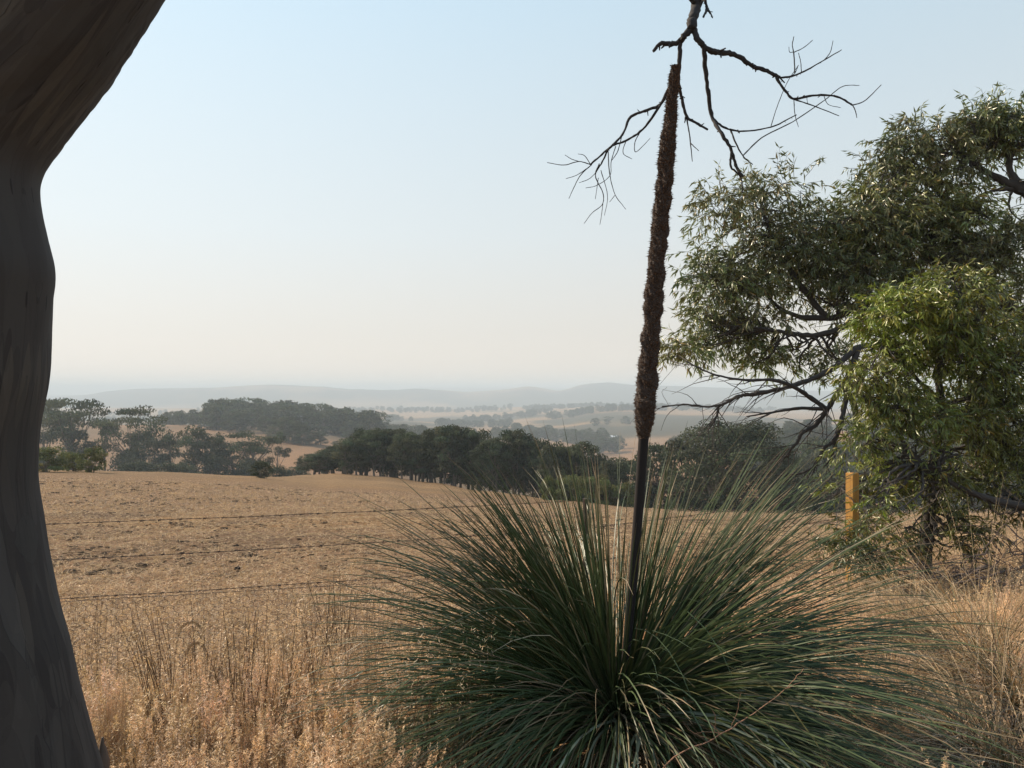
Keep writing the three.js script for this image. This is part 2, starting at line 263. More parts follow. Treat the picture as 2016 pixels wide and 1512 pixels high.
const MODELS = {
  umbrella: [treeModel(11, 'umbrella', 8500, 0.016), treeModel(12, 'umbrella', 8500, 0.016), treeModel(31, 'umbrella', 8500, 0.016)],
  dense: [treeModel(13, 'dense', 5600, 0.02), treeModel(14, 'dense', 5600, 0.02), treeModel(15, 'dense', 5600, 0.02)],
  row: [treeModel(16, 'row', 5600, 0.021), treeModel(17, 'row', 5600, 0.021), treeModel(18, 'row', 5600, 0.021), treeModel(19, 'row', 5600, 0.021)],
  slim: [treeModel(20, 'slim', 2400, 0.017), treeModel(21, 'slim', 2000, 0.017)],
  bush: [treeModel(22, 'bush', 3200, 0.03), treeModel(23, 'bush', 3200, 0.03)],
  olive: [treeModel(24, 'bush', 3600, 0.028, farLeafOlive), treeModel(25, 'bush', 3600, 0.028, farLeafOlive)],
  far: [treeModel(26, 'dense', 1000, 0.042), treeModel(27, 'row', 1000, 0.042), treeModel(28, 'dense', 1000, 0.042), treeModel(29, 'umbrella', 1000, 0.034)],
  big: [treeModel(30, 'dense', 20000, 0.0125)],
};
let pick = 0;
// a tree standing D metres ahead at photo column px, its top seen at row top, its crown w columns wide
function tree(px, D, top, w, type, label, group, name = 'gum_tree', category = 'tree') {
  const list = MODELS[type], g = list[pick++ % list.length].clone();
  g.name = numbered(name); scene.add(g); tag(g, label, category, group);
  const x = (px - 1008) / F * D, y = groundY(x, -D), h = Math.max(1, EYE - (top - HZ) / F * D - y), W = w / F * D / 0.9;
  g.position.set(x, y, -D); g.scale.set(W, h, W); g.rotation.y = rnd() * 6.28;
  return g;
}
// a wood that reads as one mass: joined copies of the same models, [px, D, height] each
function mass(name, label, category, models, list) {
  const t = thing(name, label, category, null, 'stuff'), m = new THREE.Matrix4(), q = new THREE.Quaternion();
  models.forEach((mod, v) => {
    const mine = list.filter((_, i) => i % models.length === v);
    for (const part of mod.children) {
      const im = new THREE.InstancedMesh(part.geometry, part.material, mine.length); im.name = part.name; im.userData.kind = 'stuff';
      mine.forEach(([px, D, h], i) => { const x = (px - 1008) / F * D, k = hash(i, v * 7 + 1), w = h * (0.8 + 0.55 * hash(i, v + 40)); q.setFromAxisAngle(V(0, 1, 0), k * 6.28); m.compose(V(x, groundY(x, -D) - h * 0.05, -D), q, V(w, h, w)); im.setMatrixAt(i, m); });
      t.add(im);
    }
  });
}
reseed(50);
// the group of tall gums in the gully at the left
tree(88, 232, 797, 81, 'umbrella', 'tall gum half hidden behind the big foreground trunk, leftmost of the gully gums');
tree(140, 215, 785, 130, 'umbrella', 'tallest gully gum, with a broad flat umbrella top, left of the forked tree');
tree(208, 222, 820, 96, 'slim', 'slender gum with a bare forked trunk between the two tallest gully gums');
tree(262, 210, 799, 127, 'umbrella', 'big dark gum with a flat top, fourth tree from the foreground trunk');
tree(292, 204, 862, 108, 'dense', 'low dark gum at the foot of the flat-topped gully gum');
tree(338, 205, 845, 78, 'slim', 'thin sparse gum with a bare leaning trunk beside the dome-crowned tree');
tree(383, 196, 838, 103, 'dense', 'dome-crowned dark gum in the middle of the gully group');
tree(432, 200, 850, 86, 'slim', 'open-branched pale gum just right of the dome-crowned tree');
tree(462, 198, 868, 85, 'dense', 'bushy gum with a low crown behind the lone paddock bush');
tree(494, 192, 848, 109, 'umbrella', 'wide dark gum above the lone bush on the paddock crest');
tree(545, 190, 850, 55, 'slim', 'narrow dark gum with stacked tiers of leaves at the right end of the gully group');
tree(420, 190, 892, 70, 'bush', 'low grey scrub at the foot of the pale open gum', null, 'shrub', 'shrub');
tree(585, 160, 917, 70, 'bush', 'low scrub on the slope just past the gully gums', null, 'shrub', 'shrub');
for (const [px, D, top, w, label] of [[268, 150, 905, 90, 'grey scrub at the gully edge below the big flat-topped gum'], [345, 150, 909, 80, 'grey scrub at the gully edge below the thin leaning gum'], [545, 140, 915, 60, 'grey scrub just behind the lone paddock bush']]) tree(px, D, top, w, 'bush', label, null, 'shrub', 'shrub');
tree(95, 62, 877, 76, 'olive', 'olive green shrub on the paddock crest against the foreground trunk', null, 'shrub', 'shrub');
tree(180, 64, 877, 56, 'olive', 'rounded olive green shrub on the crest, right one of the pair by the trunk', null, 'shrub', 'shrub');
tree(142, 66, 888, 46, 'olive', 'smaller olive shrub between the two larger ones on the paddock crest', null, 'shrub', 'shrub');
tree(515, 70, 905, 48, 'bush', 'lone dark bush standing on the near paddock crest', null, 'shrub', 'shrub');
// the dense row of trees behind the paddock shoulder
const ROW = [[618, 896, 50], [640, 890, 52], [664, 878, 56], [690, 864, 58], [716, 853, 54], [745, 845, 58], [775, 848, 56], [802, 849, 52], [828, 858, 52], [856, 850, 54], [886, 842, 60], [918, 846, 52], [944, 856, 52], [972, 860, 52], [1010, 851, 58], [1034, 858, 54], [1062, 872, 56], [1092, 879, 54], [1122, 886, 54], [1148, 880, 62], [1176, 898, 56], [1205, 905, 56]];
const NTH = ['leftmost', 'second', 'third', 'fourth', 'fifth', 'sixth', 'seventh', 'eighth', 'ninth', 'tenth', 'eleventh', 'twelfth', 'thirteenth', 'fourteenth', 'fifteenth', 'sixteenth', 'seventeenth', 'eighteenth', 'nineteenth', 'twentieth', 'twenty-first', 'twenty-second'];
ROW.forEach(([px, top, w], i) => tree(px, lerp(112, 84, i / 21) + rr(-3, 6), top - rr(0, 12), w * 1.55, 'row', (i === 0 ? 'low ' : i === 10 ? 'tall dark-topped ' : i === 14 ? 'round-topped ' : 'dark ') + 'gum, ' + NTH[i] + (i ? ' from the left' : '') + ' along the front of the dense paddock row', 'front gums of the dense row behind the paddock'));
mass('row_backing', 'crowns filling the back of the dense row of gums behind the paddock', 'woodland', MODELS.row, Array.from({ length: 16 }, (_, k) => { const px = 645 + k * 34 + rr(-9, 9), D = lerp(124, 96, k / 15), x = (px - 1008) / F * D; return [px, D, EYE - (pw(ROW.map((r) => [r[0], r[1] + 12]), px) - HZ) / F * D - groundY(x, -D)]; }));
mass('undergrowth', 'lighter green undergrowth below the right end of the dense row', 'shrubs', MODELS.olive, Array.from({ length: 12 }, (_, k) => [1080 + k * 14 + rr(-6, 6), rr(74, 80), rr(2.2, 3.2)]));
// right: big round tree and its neighbours, then the wooded slope
tree(1446, 78, 822, 250, 'big', 'big round dark tree behind the grass tree, right of its spike');
tree(1352, 84, 858, 130, 'dense', 'dark tree just left of the big round tree, behind the spike stem');
tree(1292, 88, 872, 110, 'row', 'dark bushy tree directly behind the bare stem of the spike');
tree(1235, 92, 900, 86, 'row', 'low dark tree between the dense row and the spike stem');
tree(1540, 92, 880, 90, 'row', 'lower dark tree on the right flank of the big round tree');
mass('paddock_scrub', 'dark scrub along the far edge of the paddock at the right', 'scrub', MODELS.bush, Array.from({ length: 26 }, (_, k) => [1215 + k * 34 + rr(-16, 16), rr(70, 92), rr(2.0, 4.2)]));
{ const L = []; for (let k = 0; k < 190; k++) { const D = lerp(105, 500, Math.pow(rnd(), 0.8)); L.push([rr(D > 300 ? 1320 : 1470, 2140), D, rr(7, 12)]); }
  mass('slope_wood', 'dark mass of gums covering the slope behind the leafy gum trees at right', 'woodland', [...MODELS.dense, ...MODELS.row], L); }
tree(1618, 150, 862, 120, 'row', 'pale-stemmed gum on the wooded slope seen under the bare gum branches');
tree(1752, 140, 850, 130, 'dense', 'dark gum on the wooded slope above the timber post');
// the wooded ridge in the middle distance, then scattered trees on the hills past it
function strip(n, a, b, Da, Db, sx, sd, hs) { return Array.from({ length: n }, () => { const t = rnd(); return [lerp(a, b, t) + rr(-sx, sx), lerp(Da, Db, t) + rr(-sd, sd), rr(...hs)]; }); }
reseed(60);
mass('ridge_wood', 'hazy gum wood crowding the ridge in the middle distance, past the gully', 'woodland', MODELS.far, [...strip(115, 405, 745, 485, 495, 10, 70, [9, 17.5]), ...strip(24, 310, 420, 500, 490, 8, 40, [6, 10]), ...strip(46, 740, 900, 560, 700, 8, 90, [9, 13])]);
const SLOPE = [[88, 450, 8, 'hazy gum on the skyline of the hill, close against the big trunk'], [112, 455, 9, 'hazy gum on the hill skyline between the trunk and the tallest gully gum'], [452, 405, 10, 'hazy gum low on the slope under the left of the ridge wood'], [476, 400, 11, 'tall hazy gum standing clear below the ridge wood, above the dome-crowned tree'], [548, 360, 11, 'hazy gum at the left of the clump on the slope behind the gully'], [566, 350, 12, 'tallest gum of the clump on the slope behind the gully'], [584, 345, 10, 'hazy gum at the right of the clump on the slope behind the gully'], [600, 340, 9, 'last small gum of the slope clump, nearest the lone round tree'], [520, 395, 9, 'small hazy gum on the open grass below the ridge wood'], [690, 410, 10, 'hazy gum on the pale grass above the left end of the dense row'], [716, 430, 9, 'second hazy gum on the pale grass above the left end of the dense row']];
for (const [px, D, h, label] of SLOPE) { const x = (px - 1008) / F * D, gy = HZ + (EYE - groundY(x, -D)) / D * F; tree(px, D, gy - h / D * F, h * 1.1 / D * F, 'dense', label); }
tree(630, 345, 849, 40, 'dense', 'round grey-green gum alone on the pale slope left of the dense row');
tree(660, 350, 868, 20, 'dense', 'small lone gum on the pale slope, right of the round one');
const DOTS = [[1172, 1050, 'leftmost of the small hazy trees dotting the pale paddock left of the spike'], [1196, 1080, 'second of the small hazy trees dotting the pale paddock left of the spike'], [1232, 1060, 'small hazy tree on the pale paddock closest to the spike'], [1186, 800, 'hazy tree beside the white farm shed on the pale paddock'], [1206, 640, 'hazy rounded tree at the lower end of the wooded band']];
for (const [px, D, label] of DOTS) { const x = (px - 1008) / F * D, gy = HZ + (EYE - groundY(x, -D)) / D * F; tree(px, D, gy - 12 / D * F, 15 / D * F, 'far', label); }
mass('hill_wood', 'pale hazy gums on the hill above the dense row and running down towards the spike', 'woodland', MODELS.far, [...strip(34, 880, 1060, 700, 860, 10, 110, [8, 13]), ...strip(60, 1000, 1215, 980, 640, 12, 60, [9, 14])]);
mass('distant_woods', 'bands of far-off woodland fading into the haze on the valley hills', 'woodland', MODELS.far.slice(0, 2), [...strip(120, 700, 1000, 2300, 2500, 10, 160, [9, 16]), ...strip(150, 1040, 1260, 2300, 2500, 10, 180, [9, 16]), ...strip(90, 1080, 1300, 1500, 1650, 10, 70, [9, 15]), ...strip(60, 560, 800, 1250, 1500, 10, 120, [9, 15]), ...strip(70, 920, 1080, 1500, 1900, 10, 90, [9, 15]), ...strip(80, 1260, 1520, 2300, 2500, 10, 180, [9, 16]), ...strip(60, 1280, 1500, 1650, 1800, 10, 70, [9, 15]), ...strip(60, 200, 700, 1700, 2300, 10, 300, [9, 15]), ...strip(50, 860, 1010, 1150, 1300, 8, 60, [9, 14])]);
// far buildings
function shed(px, D, len, wid, h, wallC, roofC, label, turn, lift = 0) {
  const t = thing('shed', label, 'shed'), x = (px - 1008) / F * D; t.position.set(x, groundY(x, -D) + lift, -D); t.rotation.y = turn;
  const w = new MB(), r = new MB(), L = len / 2, W = wid / 2, e = 0.12 * wid;
  const q = (m, ...a) => m.quad(...a.map((p) => V(...p)));
  q(w, [-L, -1 - lift, W], [L, -1 - lift, W], [L, h, W], [-L, h, W]); q(w, [L, -1 - lift, -W], [-L, -1 - lift, -W], [-L, h, -W], [L, h, -W]);
  for (const s of [-1, 1]) { q(w, [s * L, -1 - lift, -W], [s * L, -1 - lift, W], [s * L, h, W], [s * L, h, -W]); w.tri(V(s * L, h, -W), V(s * L, h, W), V(s * L, h + wid * 0.22, 0)); }
  for (const s of [-1, 1]) q(r, [-L - e, h - 0.08, s * (W + e)], [L + e, h - 0.08, s * (W + e)], [L + e, h + wid * 0.22 + 0.12, 0], [-L - e, h + wid * 0.22 + 0.12, 0]);
  w.build('wall', mat({ color: C(...wallC) }), t); r.build('roof', mat({ color: C(...roofC), roughness: 0.4 }), t);
  const d = new MB(); q(d, [-len * 0.14, -1, W + 0.05], [len * 0.14, -1, W + 0.05], [len * 0.14, h * 0.8, W + 0.05], [-len * 0.14, h * 0.8, W + 0.05]); d.build('door', mat({ color: C(0.2, 0.2, 0.2) }), t);
}
shed(404, 448, 3.4, 3, 0.5, [0.3, 0.3, 0.28], [0.75, 0.75, 0.73], 'small pale-roofed shed on the hill, left one of the two under the ridge trees', 0.2, 0.3);
shed(443, 448, 3.4, 3, 0.5, [0.3, 0.3, 0.28], [0.75, 0.75, 0.73], 'small pale-roofed shed on the hill, right one of the two under the ridge trees', -0.1, 0.3);
shed(588, 432, 4, 4, 1.0, [0.3, 0.3, 0.28], [0.62, 0.63, 0.62], 'grey-white roof among the trees high on the wooded ridge', 0.1, 6.2);
shed(1206, 810, 8, 5, 2.2, [0.6, 0.58, 0.55], [0.7, 0.7, 0.7], 'white farm shed on the hazy paddock left of the spike', 0.2);
shed(1562, 300, 9, 6, 3, [0.4, 0.3, 0.25], [0.5, 0.14, 0.08], 'small red-roofed building on the wooded slope under the gum branches', 0.3, 1.5);
{ // pale blue trough on the far slope
  const t = thing('water_trough', 'small pale blue trough on the slope right of the gully gums', 'trough'), D = 205, x = (573 - 1008) / F * D; t.position.set(x, groundY(x, -D), -D); t.rotation.y = 0.2;
  const o = [[-3, 0, 1], [3, 0, 1], [3, 0, -1], [-3, 0, -1]].map((a) => V(...a)), u = o.map((p) => p.clone().add(V(0, 1, 0))), n = u.map((p) => V(p.x * 0.93, 0.93, p.z * 0.8)), f = n.map((p) => V(p.x, 0.7, p.z)), m = new MB();
  for (let k = 0; k < 4; k++) { const j = (k + 1) % 4; m.quad(o[k], o[j], u[j], u[k]); m.quad(u[k], u[j], n[j], n[k]); m.quad(n[k], n[j], f[j], f[k]); }
  m.build('tank', mat({ color: C(0.35, 0.5, 0.6) }), t); const w = new MB(); w.quad(...f); w.build('water_surface', mat({ color: C(0.1, 0.14, 0.16), roughness: 0.1 }), t);
  tree(590, 208, 896, 14, 'bush', 'tiny dark bush beside the pale blue trough', null, 'shrub', 'shrub');
}

// ------------------------------------------------------------------ big foreground trunk, left
{
  const t = thing('foreground_gum_tree', 'massive dark smooth-barked gum trunk filling the left edge, with a limb leaning right', 'tree');
  const edge = [[2100, 330], [1800, 262], [1650, 222], [1512, 188], [1400, 163], [1300, 143], [1200, 116], [1100, 96], [1000, 81], [950, 75], [850, 80], [750, 97], [650, 103], [570, 109], [525, 114], [490, 104], [430, 90], [380, 80], [345, 77], [320, 79], [300, 92], [240, 133], [180, 180], [120, 225], [60, 262], [0, 299], [-120, 372], [-300, 480]].sort((a, b) => a[0] - b[0]);
  const wide = [[-300, 150], [0, 185], [320, 215], [525, 225], [750, 205], [1000, 215], [1300, 240], [1512, 265], [1800, 330], [2100, 420]];
  const D = 2.45, SEG = 120, y0 = 1790, y1 = -300, N = 420, m = new MB();
  const lin = (tab, v) => { let q = 0; for (const o of [-26, -13, 0, 13, 26]) q += lin0(tab, v + o); return q / 5; };
  const lin0 = (tab, v) => { let i = 1; while (i < tab.length - 1 && v > tab[i][0]) i++; const [a, b] = [tab[i - 1], tab[i]]; return lerp(a[1], b[1], clamp((v - a[0]) / (b[0] - a[0]), 0, 1)); };
  for (let k = 0; k <= N; k++) {
    const py = lerp(y0, y1, k / N), rp = lin(wide, py), r = rp / F * D * 0.97, psi = Math.atan((lin(edge, py) - 1008) / F); let phi = psi; for (let q = 0; q < 8; q++) phi = psi - Math.asin(r * Math.cos(phi) / D); const c = V(Math.tan(phi) * D, EYE - (py - HZ) / F * D, -D);
    const limb = smooth(330, 250, py);
    for (let s = 0; s <= SEG; s++) {
      const a = s / SEG * 6.28319, f = 1 + 0.028 * fbm(Math.cos(a) * 2.4 + 5, c.y * 2.6 + Math.sin(a) * 2.4, 4) + limb * 0.022 * fbm(Math.cos(a) * 9, c.y * 13 + Math.sin(a) * 9, 3) + 0.006 * noise(a * 20, c.y * 50) * limb;
      m.p.push(c.x + Math.cos(a) * r * f, c.y, c.z + Math.sin(a) * r * f); m.u.push(s / SEG * 2, c.y / 2.1);
    }
    if (k < N) for (let s = 0; s < SEG; s++) { const A = k * (SEG + 1) + s; m.i.push(A, A + 1, A + SEG + 2, A, A + SEG + 2, A + SEG + 1); }
  }
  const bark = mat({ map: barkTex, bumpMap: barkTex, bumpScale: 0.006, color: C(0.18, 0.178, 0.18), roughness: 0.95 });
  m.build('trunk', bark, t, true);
  // the limb runs on above the frame and carries the dead branch
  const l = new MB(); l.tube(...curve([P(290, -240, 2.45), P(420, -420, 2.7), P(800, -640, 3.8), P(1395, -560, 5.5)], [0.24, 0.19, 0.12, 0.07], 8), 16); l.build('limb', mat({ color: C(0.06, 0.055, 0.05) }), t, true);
  // curls of peeling bark along the underside of the limb
  reseed(70); const fl = new MB();
  for (let k = 0; k < 130; k++) { const py = rr(-20, 316), ex = lin(edge, py), p = P(ex + rr(1, 11), py, D + lin(wide, py) / F * D * 0.5 + rr(-0.04, 0.04)), u = V(rr(0.2, 1), rr(-1, 0.3), rr(-0.4, 0.4)).normalize().multiplyScalar(rr(0.006, 0.018)), w = V(rr(-1, 1), rr(0.2, 1), rr(-1, 1)).normalize().multiplyScalar(rr(0.003, 0.012)); fl.quad(p.clone().sub(u), p.clone().sub(u).add(w), p.clone().add(u).addScaledVector(w, 0.6), p.clone().add(u)); }
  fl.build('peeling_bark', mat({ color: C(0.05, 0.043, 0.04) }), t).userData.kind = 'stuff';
}
{ // pointed broken stick at the foot of the trunk
  const t = thing('broken_stick', 'pointed broken stick upright in the dry grass at the foot of the big trunk', 'stick'), m = new MB();
  m.tube(...curve([P(203, 1640, 2.9), P(206, 1560, 2.9), P(201, 1500, 2.9), P(202, 1452, 2.9)], [0.035, 0.03, 0.024, 0.004], 4, 0.002), 9); m.build('stem', mat({ color: C(0.12, 0.09, 0.07) }), t, true);
}

// ------------------------------------------------------------------ dead branch hanging into the sky
{
  reseed(80);
  const t = thing('dead_branch', 'bare dead branch hanging from above, forking into fine twigs against the sky', 'branch');
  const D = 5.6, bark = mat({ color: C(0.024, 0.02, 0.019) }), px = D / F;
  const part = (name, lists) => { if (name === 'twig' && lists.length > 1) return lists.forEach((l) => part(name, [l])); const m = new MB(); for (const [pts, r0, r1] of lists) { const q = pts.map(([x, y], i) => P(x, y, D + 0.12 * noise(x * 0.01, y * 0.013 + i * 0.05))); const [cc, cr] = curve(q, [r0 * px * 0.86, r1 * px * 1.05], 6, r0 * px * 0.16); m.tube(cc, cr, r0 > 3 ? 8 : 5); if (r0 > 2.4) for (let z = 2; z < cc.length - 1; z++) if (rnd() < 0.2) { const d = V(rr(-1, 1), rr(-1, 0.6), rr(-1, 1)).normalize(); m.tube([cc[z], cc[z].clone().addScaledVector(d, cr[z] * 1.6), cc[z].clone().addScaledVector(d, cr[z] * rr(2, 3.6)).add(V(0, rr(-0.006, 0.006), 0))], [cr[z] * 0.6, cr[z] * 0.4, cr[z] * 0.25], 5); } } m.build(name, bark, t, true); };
  part('stem', [[[[1400, -560], [1398, -300], [1386, -70], [1374, 0], [1364, 35], [1361, 57]], 13, 9], [[[1392, -60], [1389, 0], [1391, 18], [1385, 33]], 4, 2], [[[1391, 18], [1398, 25], [1403, 35]], 3, 1.2]]);
  part('bough', [[[[1362, 52], [1347, 72], [1338, 82], [1317, 87], [1303, 84], [1286, 101]], 8, 3]]);
  part('bough', [[[[1339, 80], [1338, 120], [1336, 160], [1343, 195], [1352, 230], [1372, 243], [1393, 255]], 5, 2], [[[1352, 232], [1358, 270], [1363, 318]], 2, 0.7], [[[1360, 282], [1368, 290], [1376, 297]], 1.4, 0.6], [[[1380, 247], [1386, 243]], 1.5, 0.8], [[[1350, 230], [1348, 242]], 2.5, 1]]);
  part('bough', [[[[1362, 50], [1375, 78], [1390, 95], [1415, 104], [1445, 107], [1480, 128], [1510, 140], [1535, 153]], 7.5, 3.2], [[[1485, 130], [1482, 137]], 2, 1],
    [[[1500, 134], [1515, 140], [1535, 153], [1545, 163]], 2.5, 1.2], [[[1535, 153], [1560, 150], [1590, 137], [1625, 117], [1657, 98]], 2.6, 0.8], [[[1622, 119], [1634, 104], [1640, 80]], 1.2, 0.6], [[[1565, 144], [1563, 105], [1560, 88], [1563, 72]], 1.6, 0.7], [[[1563, 103], [1582, 94], [1600, 79]], 1.2, 0.6], [[[1578, 142], [1576, 120], [1572, 104]], 1, 0.6], [[[1563, 102], [1555, 103], [1553, 92]], 1, 0.5],
    [[[1540, 153], [1563, 146], [1572, 128]], 1, 0.6]]);
  part('bough', [[[[1528, 152], [1545, 178], [1562, 194], [1600, 188], [1648, 190], [1678, 207]], 3.2, 1.6], [[[1678, 207], [1700, 200], [1735, 167]], 1.5, 0.7], [[[1562, 195], [1600, 208], [1652, 228]], 1.7, 0.7], [[[1678, 206], [1684, 218], [1687, 232]], 1.4, 0.7], [[[1563, 197], [1565, 225], [1572, 250]], 1.2, 0.5], [[[1518, 248], [1530, 210], [1550, 162], [1572, 128]], 1, 0.6], [[[1622, 188], [1630, 205], [1655, 212]], 0.9, 0.5], [[[1588, 190], [1590, 203]], 0.8, 0.5]]);
  part('bough', [[[[1386, 90], [1388, 130], [1394, 180], [1402, 230], [1420, 262], [1440, 295], [1450, 330], [1462, 348]], 5.5, 2.6], [[[1440, 298], [1439, 328], [1458, 348], [1462, 380]], 3, 1.2], [[[1402, 232], [1425, 250], [1455, 258], [1518, 250], [1568, 226]], 3, 1], [[[1438, 254], [1450, 285], [1465, 310], [1482, 324]], 2.2, 1], [[[1463, 306], [1500, 271], [1560, 240], [1622, 198], [1660, 170], [1692, 168]], 1.6, 0.6], [[[1452, 256], [1456, 262]], 2, 1]]);
  part('bough', [[[[1334, 150], [1316, 176], [1300, 206], [1270, 218], [1242, 230], [1225, 265], [1190, 300], [1163, 324]], 4.2, 1.6], [[[1300, 207], [1265, 255], [1232, 277], [1200, 291], [1185, 320], [1173, 338]], 3, 1.4]]);
  part('twig', [[[[1163, 324], [1140, 318], [1110, 325], [1077, 320]], 1.3, 0.6], [[[1163, 324], [1150, 306], [1138, 303]], 1, 0.5], [[[1140, 318], [1125, 313], [1112, 305]], 1, 0.5], [[[1165, 324], [1143, 345], [1127, 375], [1120, 391]], 1.3, 0.5], [[[1155, 332], [1135, 345], [1114, 352]], 1, 0.5], [[[1180, 322], [1172, 345], [1187, 380], [1186, 402], [1165, 420], [1150, 440]], 1.5, 0.5], [[[1187, 400], [1184, 425], [1181, 442]], 0.9, 0.5], [[[1197, 296], [1200, 340], [1211, 383], [1232, 412]], 1.3, 0.5], [[[1183, 335], [1196, 385], [1190, 424]], 1, 0.5], [[[1212, 288], [1203, 320], [1201, 345], [1175, 365], [1153, 370]], 1.1, 0.5], [[[1175, 338], [1160, 352], [1140, 360]], 0.9, 0.5]]);
  part('twig', [[[[1262, 257], [1250, 280], [1251, 299], [1268, 285], [1280, 272]], 1.2, 0.5], [[[1232, 277], [1227, 302], [1244, 313]], 1.1, 0.5], [[[1224, 268], [1215, 300], [1205, 315]], 1.2, 0.6], [[[1210, 385], [1200, 398]], 0.8, 0.5], [[[1178, 350], [1172, 392]], 0.8, 0.5]]);
}

// ------------------------------------------------------------------ leafy gums at the right
const gumBark = mat({ color: C(0.05, 0.042, 0.037) });
const gumLeaf = leafy({ roughness: 0.36, transmission: 0.48 }), greenLeaf = leafy({ roughness: 0.4, transmission: 0.55 });
function leaf(m, p, dir, len, w, col) { // a narrow hanging blade, folded a little along its midrib
  const side = V(rr(-1, 1), rr(-0.5, 0.5), rr(-1, 1)).cross(dir).normalize(), up = V().crossVectors(dir, side), mid = p.clone().addScaledVector(dir, len * 0.45).addScaledVector(up, len * 0.05), tip = p.clone().addScaledVector(dir, len).addScaledVector(up, -len * rr(-0.06, 0.16)), f = up.clone().multiplyScalar(w * 0.3);
  const L = mid.clone().addScaledVector(side, w).add(f), R = mid.clone().addScaledVector(side, -w).add(f);
  const k = m.vert(p, col); m.vert(L, col); m.vert(mid, col); m.vert(R, col); m.vert(tip, col);
  m.i.push(k, k + 1, k + 2, k, k + 2, k + 3, k + 1, k + 4, k + 2, k + 2, k + 4, k + 3);
}
function spray(lm, tm, p, dir, len, n, size, base) {
  const q = p.clone(), d = dir.clone(), pts = [p.clone()];
  for (let k = 0; k < 4; k++) { d.add(V(rr(-0.35, 0.35), rr(-0.42, 0.2), rr(-0.35, 0.35))).normalize(); q.addScaledVector(d, len / 4); pts.push(q.clone()); }
  tm.tube(pts, [0.004, 0.0035, 0.003, 0.0022, 0.0012], 3);
  for (let k = 0; k < n; k++) {
    const f = rr(0.15, 1) * 4, i = Math.min(3, Math.floor(f)), o = pts[i].clone().lerp(pts[i + 1], f - i), ld = pts[i + 1].clone().sub(pts[i]).normalize().multiplyScalar(0.55).add(V(rr(-0.7, 0.7), rr(-1.25, 0.12), rr(-0.7, 0.7))).normalize();
    const v = rr(0.65, 1.35), y = rnd() < 0.08 ? 1.5 : 1;
    leaf(lm, o, ld, size * rr(0.65, 1.25), size * rr(0.075, 0.115), [base[0] * v * y, base[1] * v, base[2] * v]);
  }
}
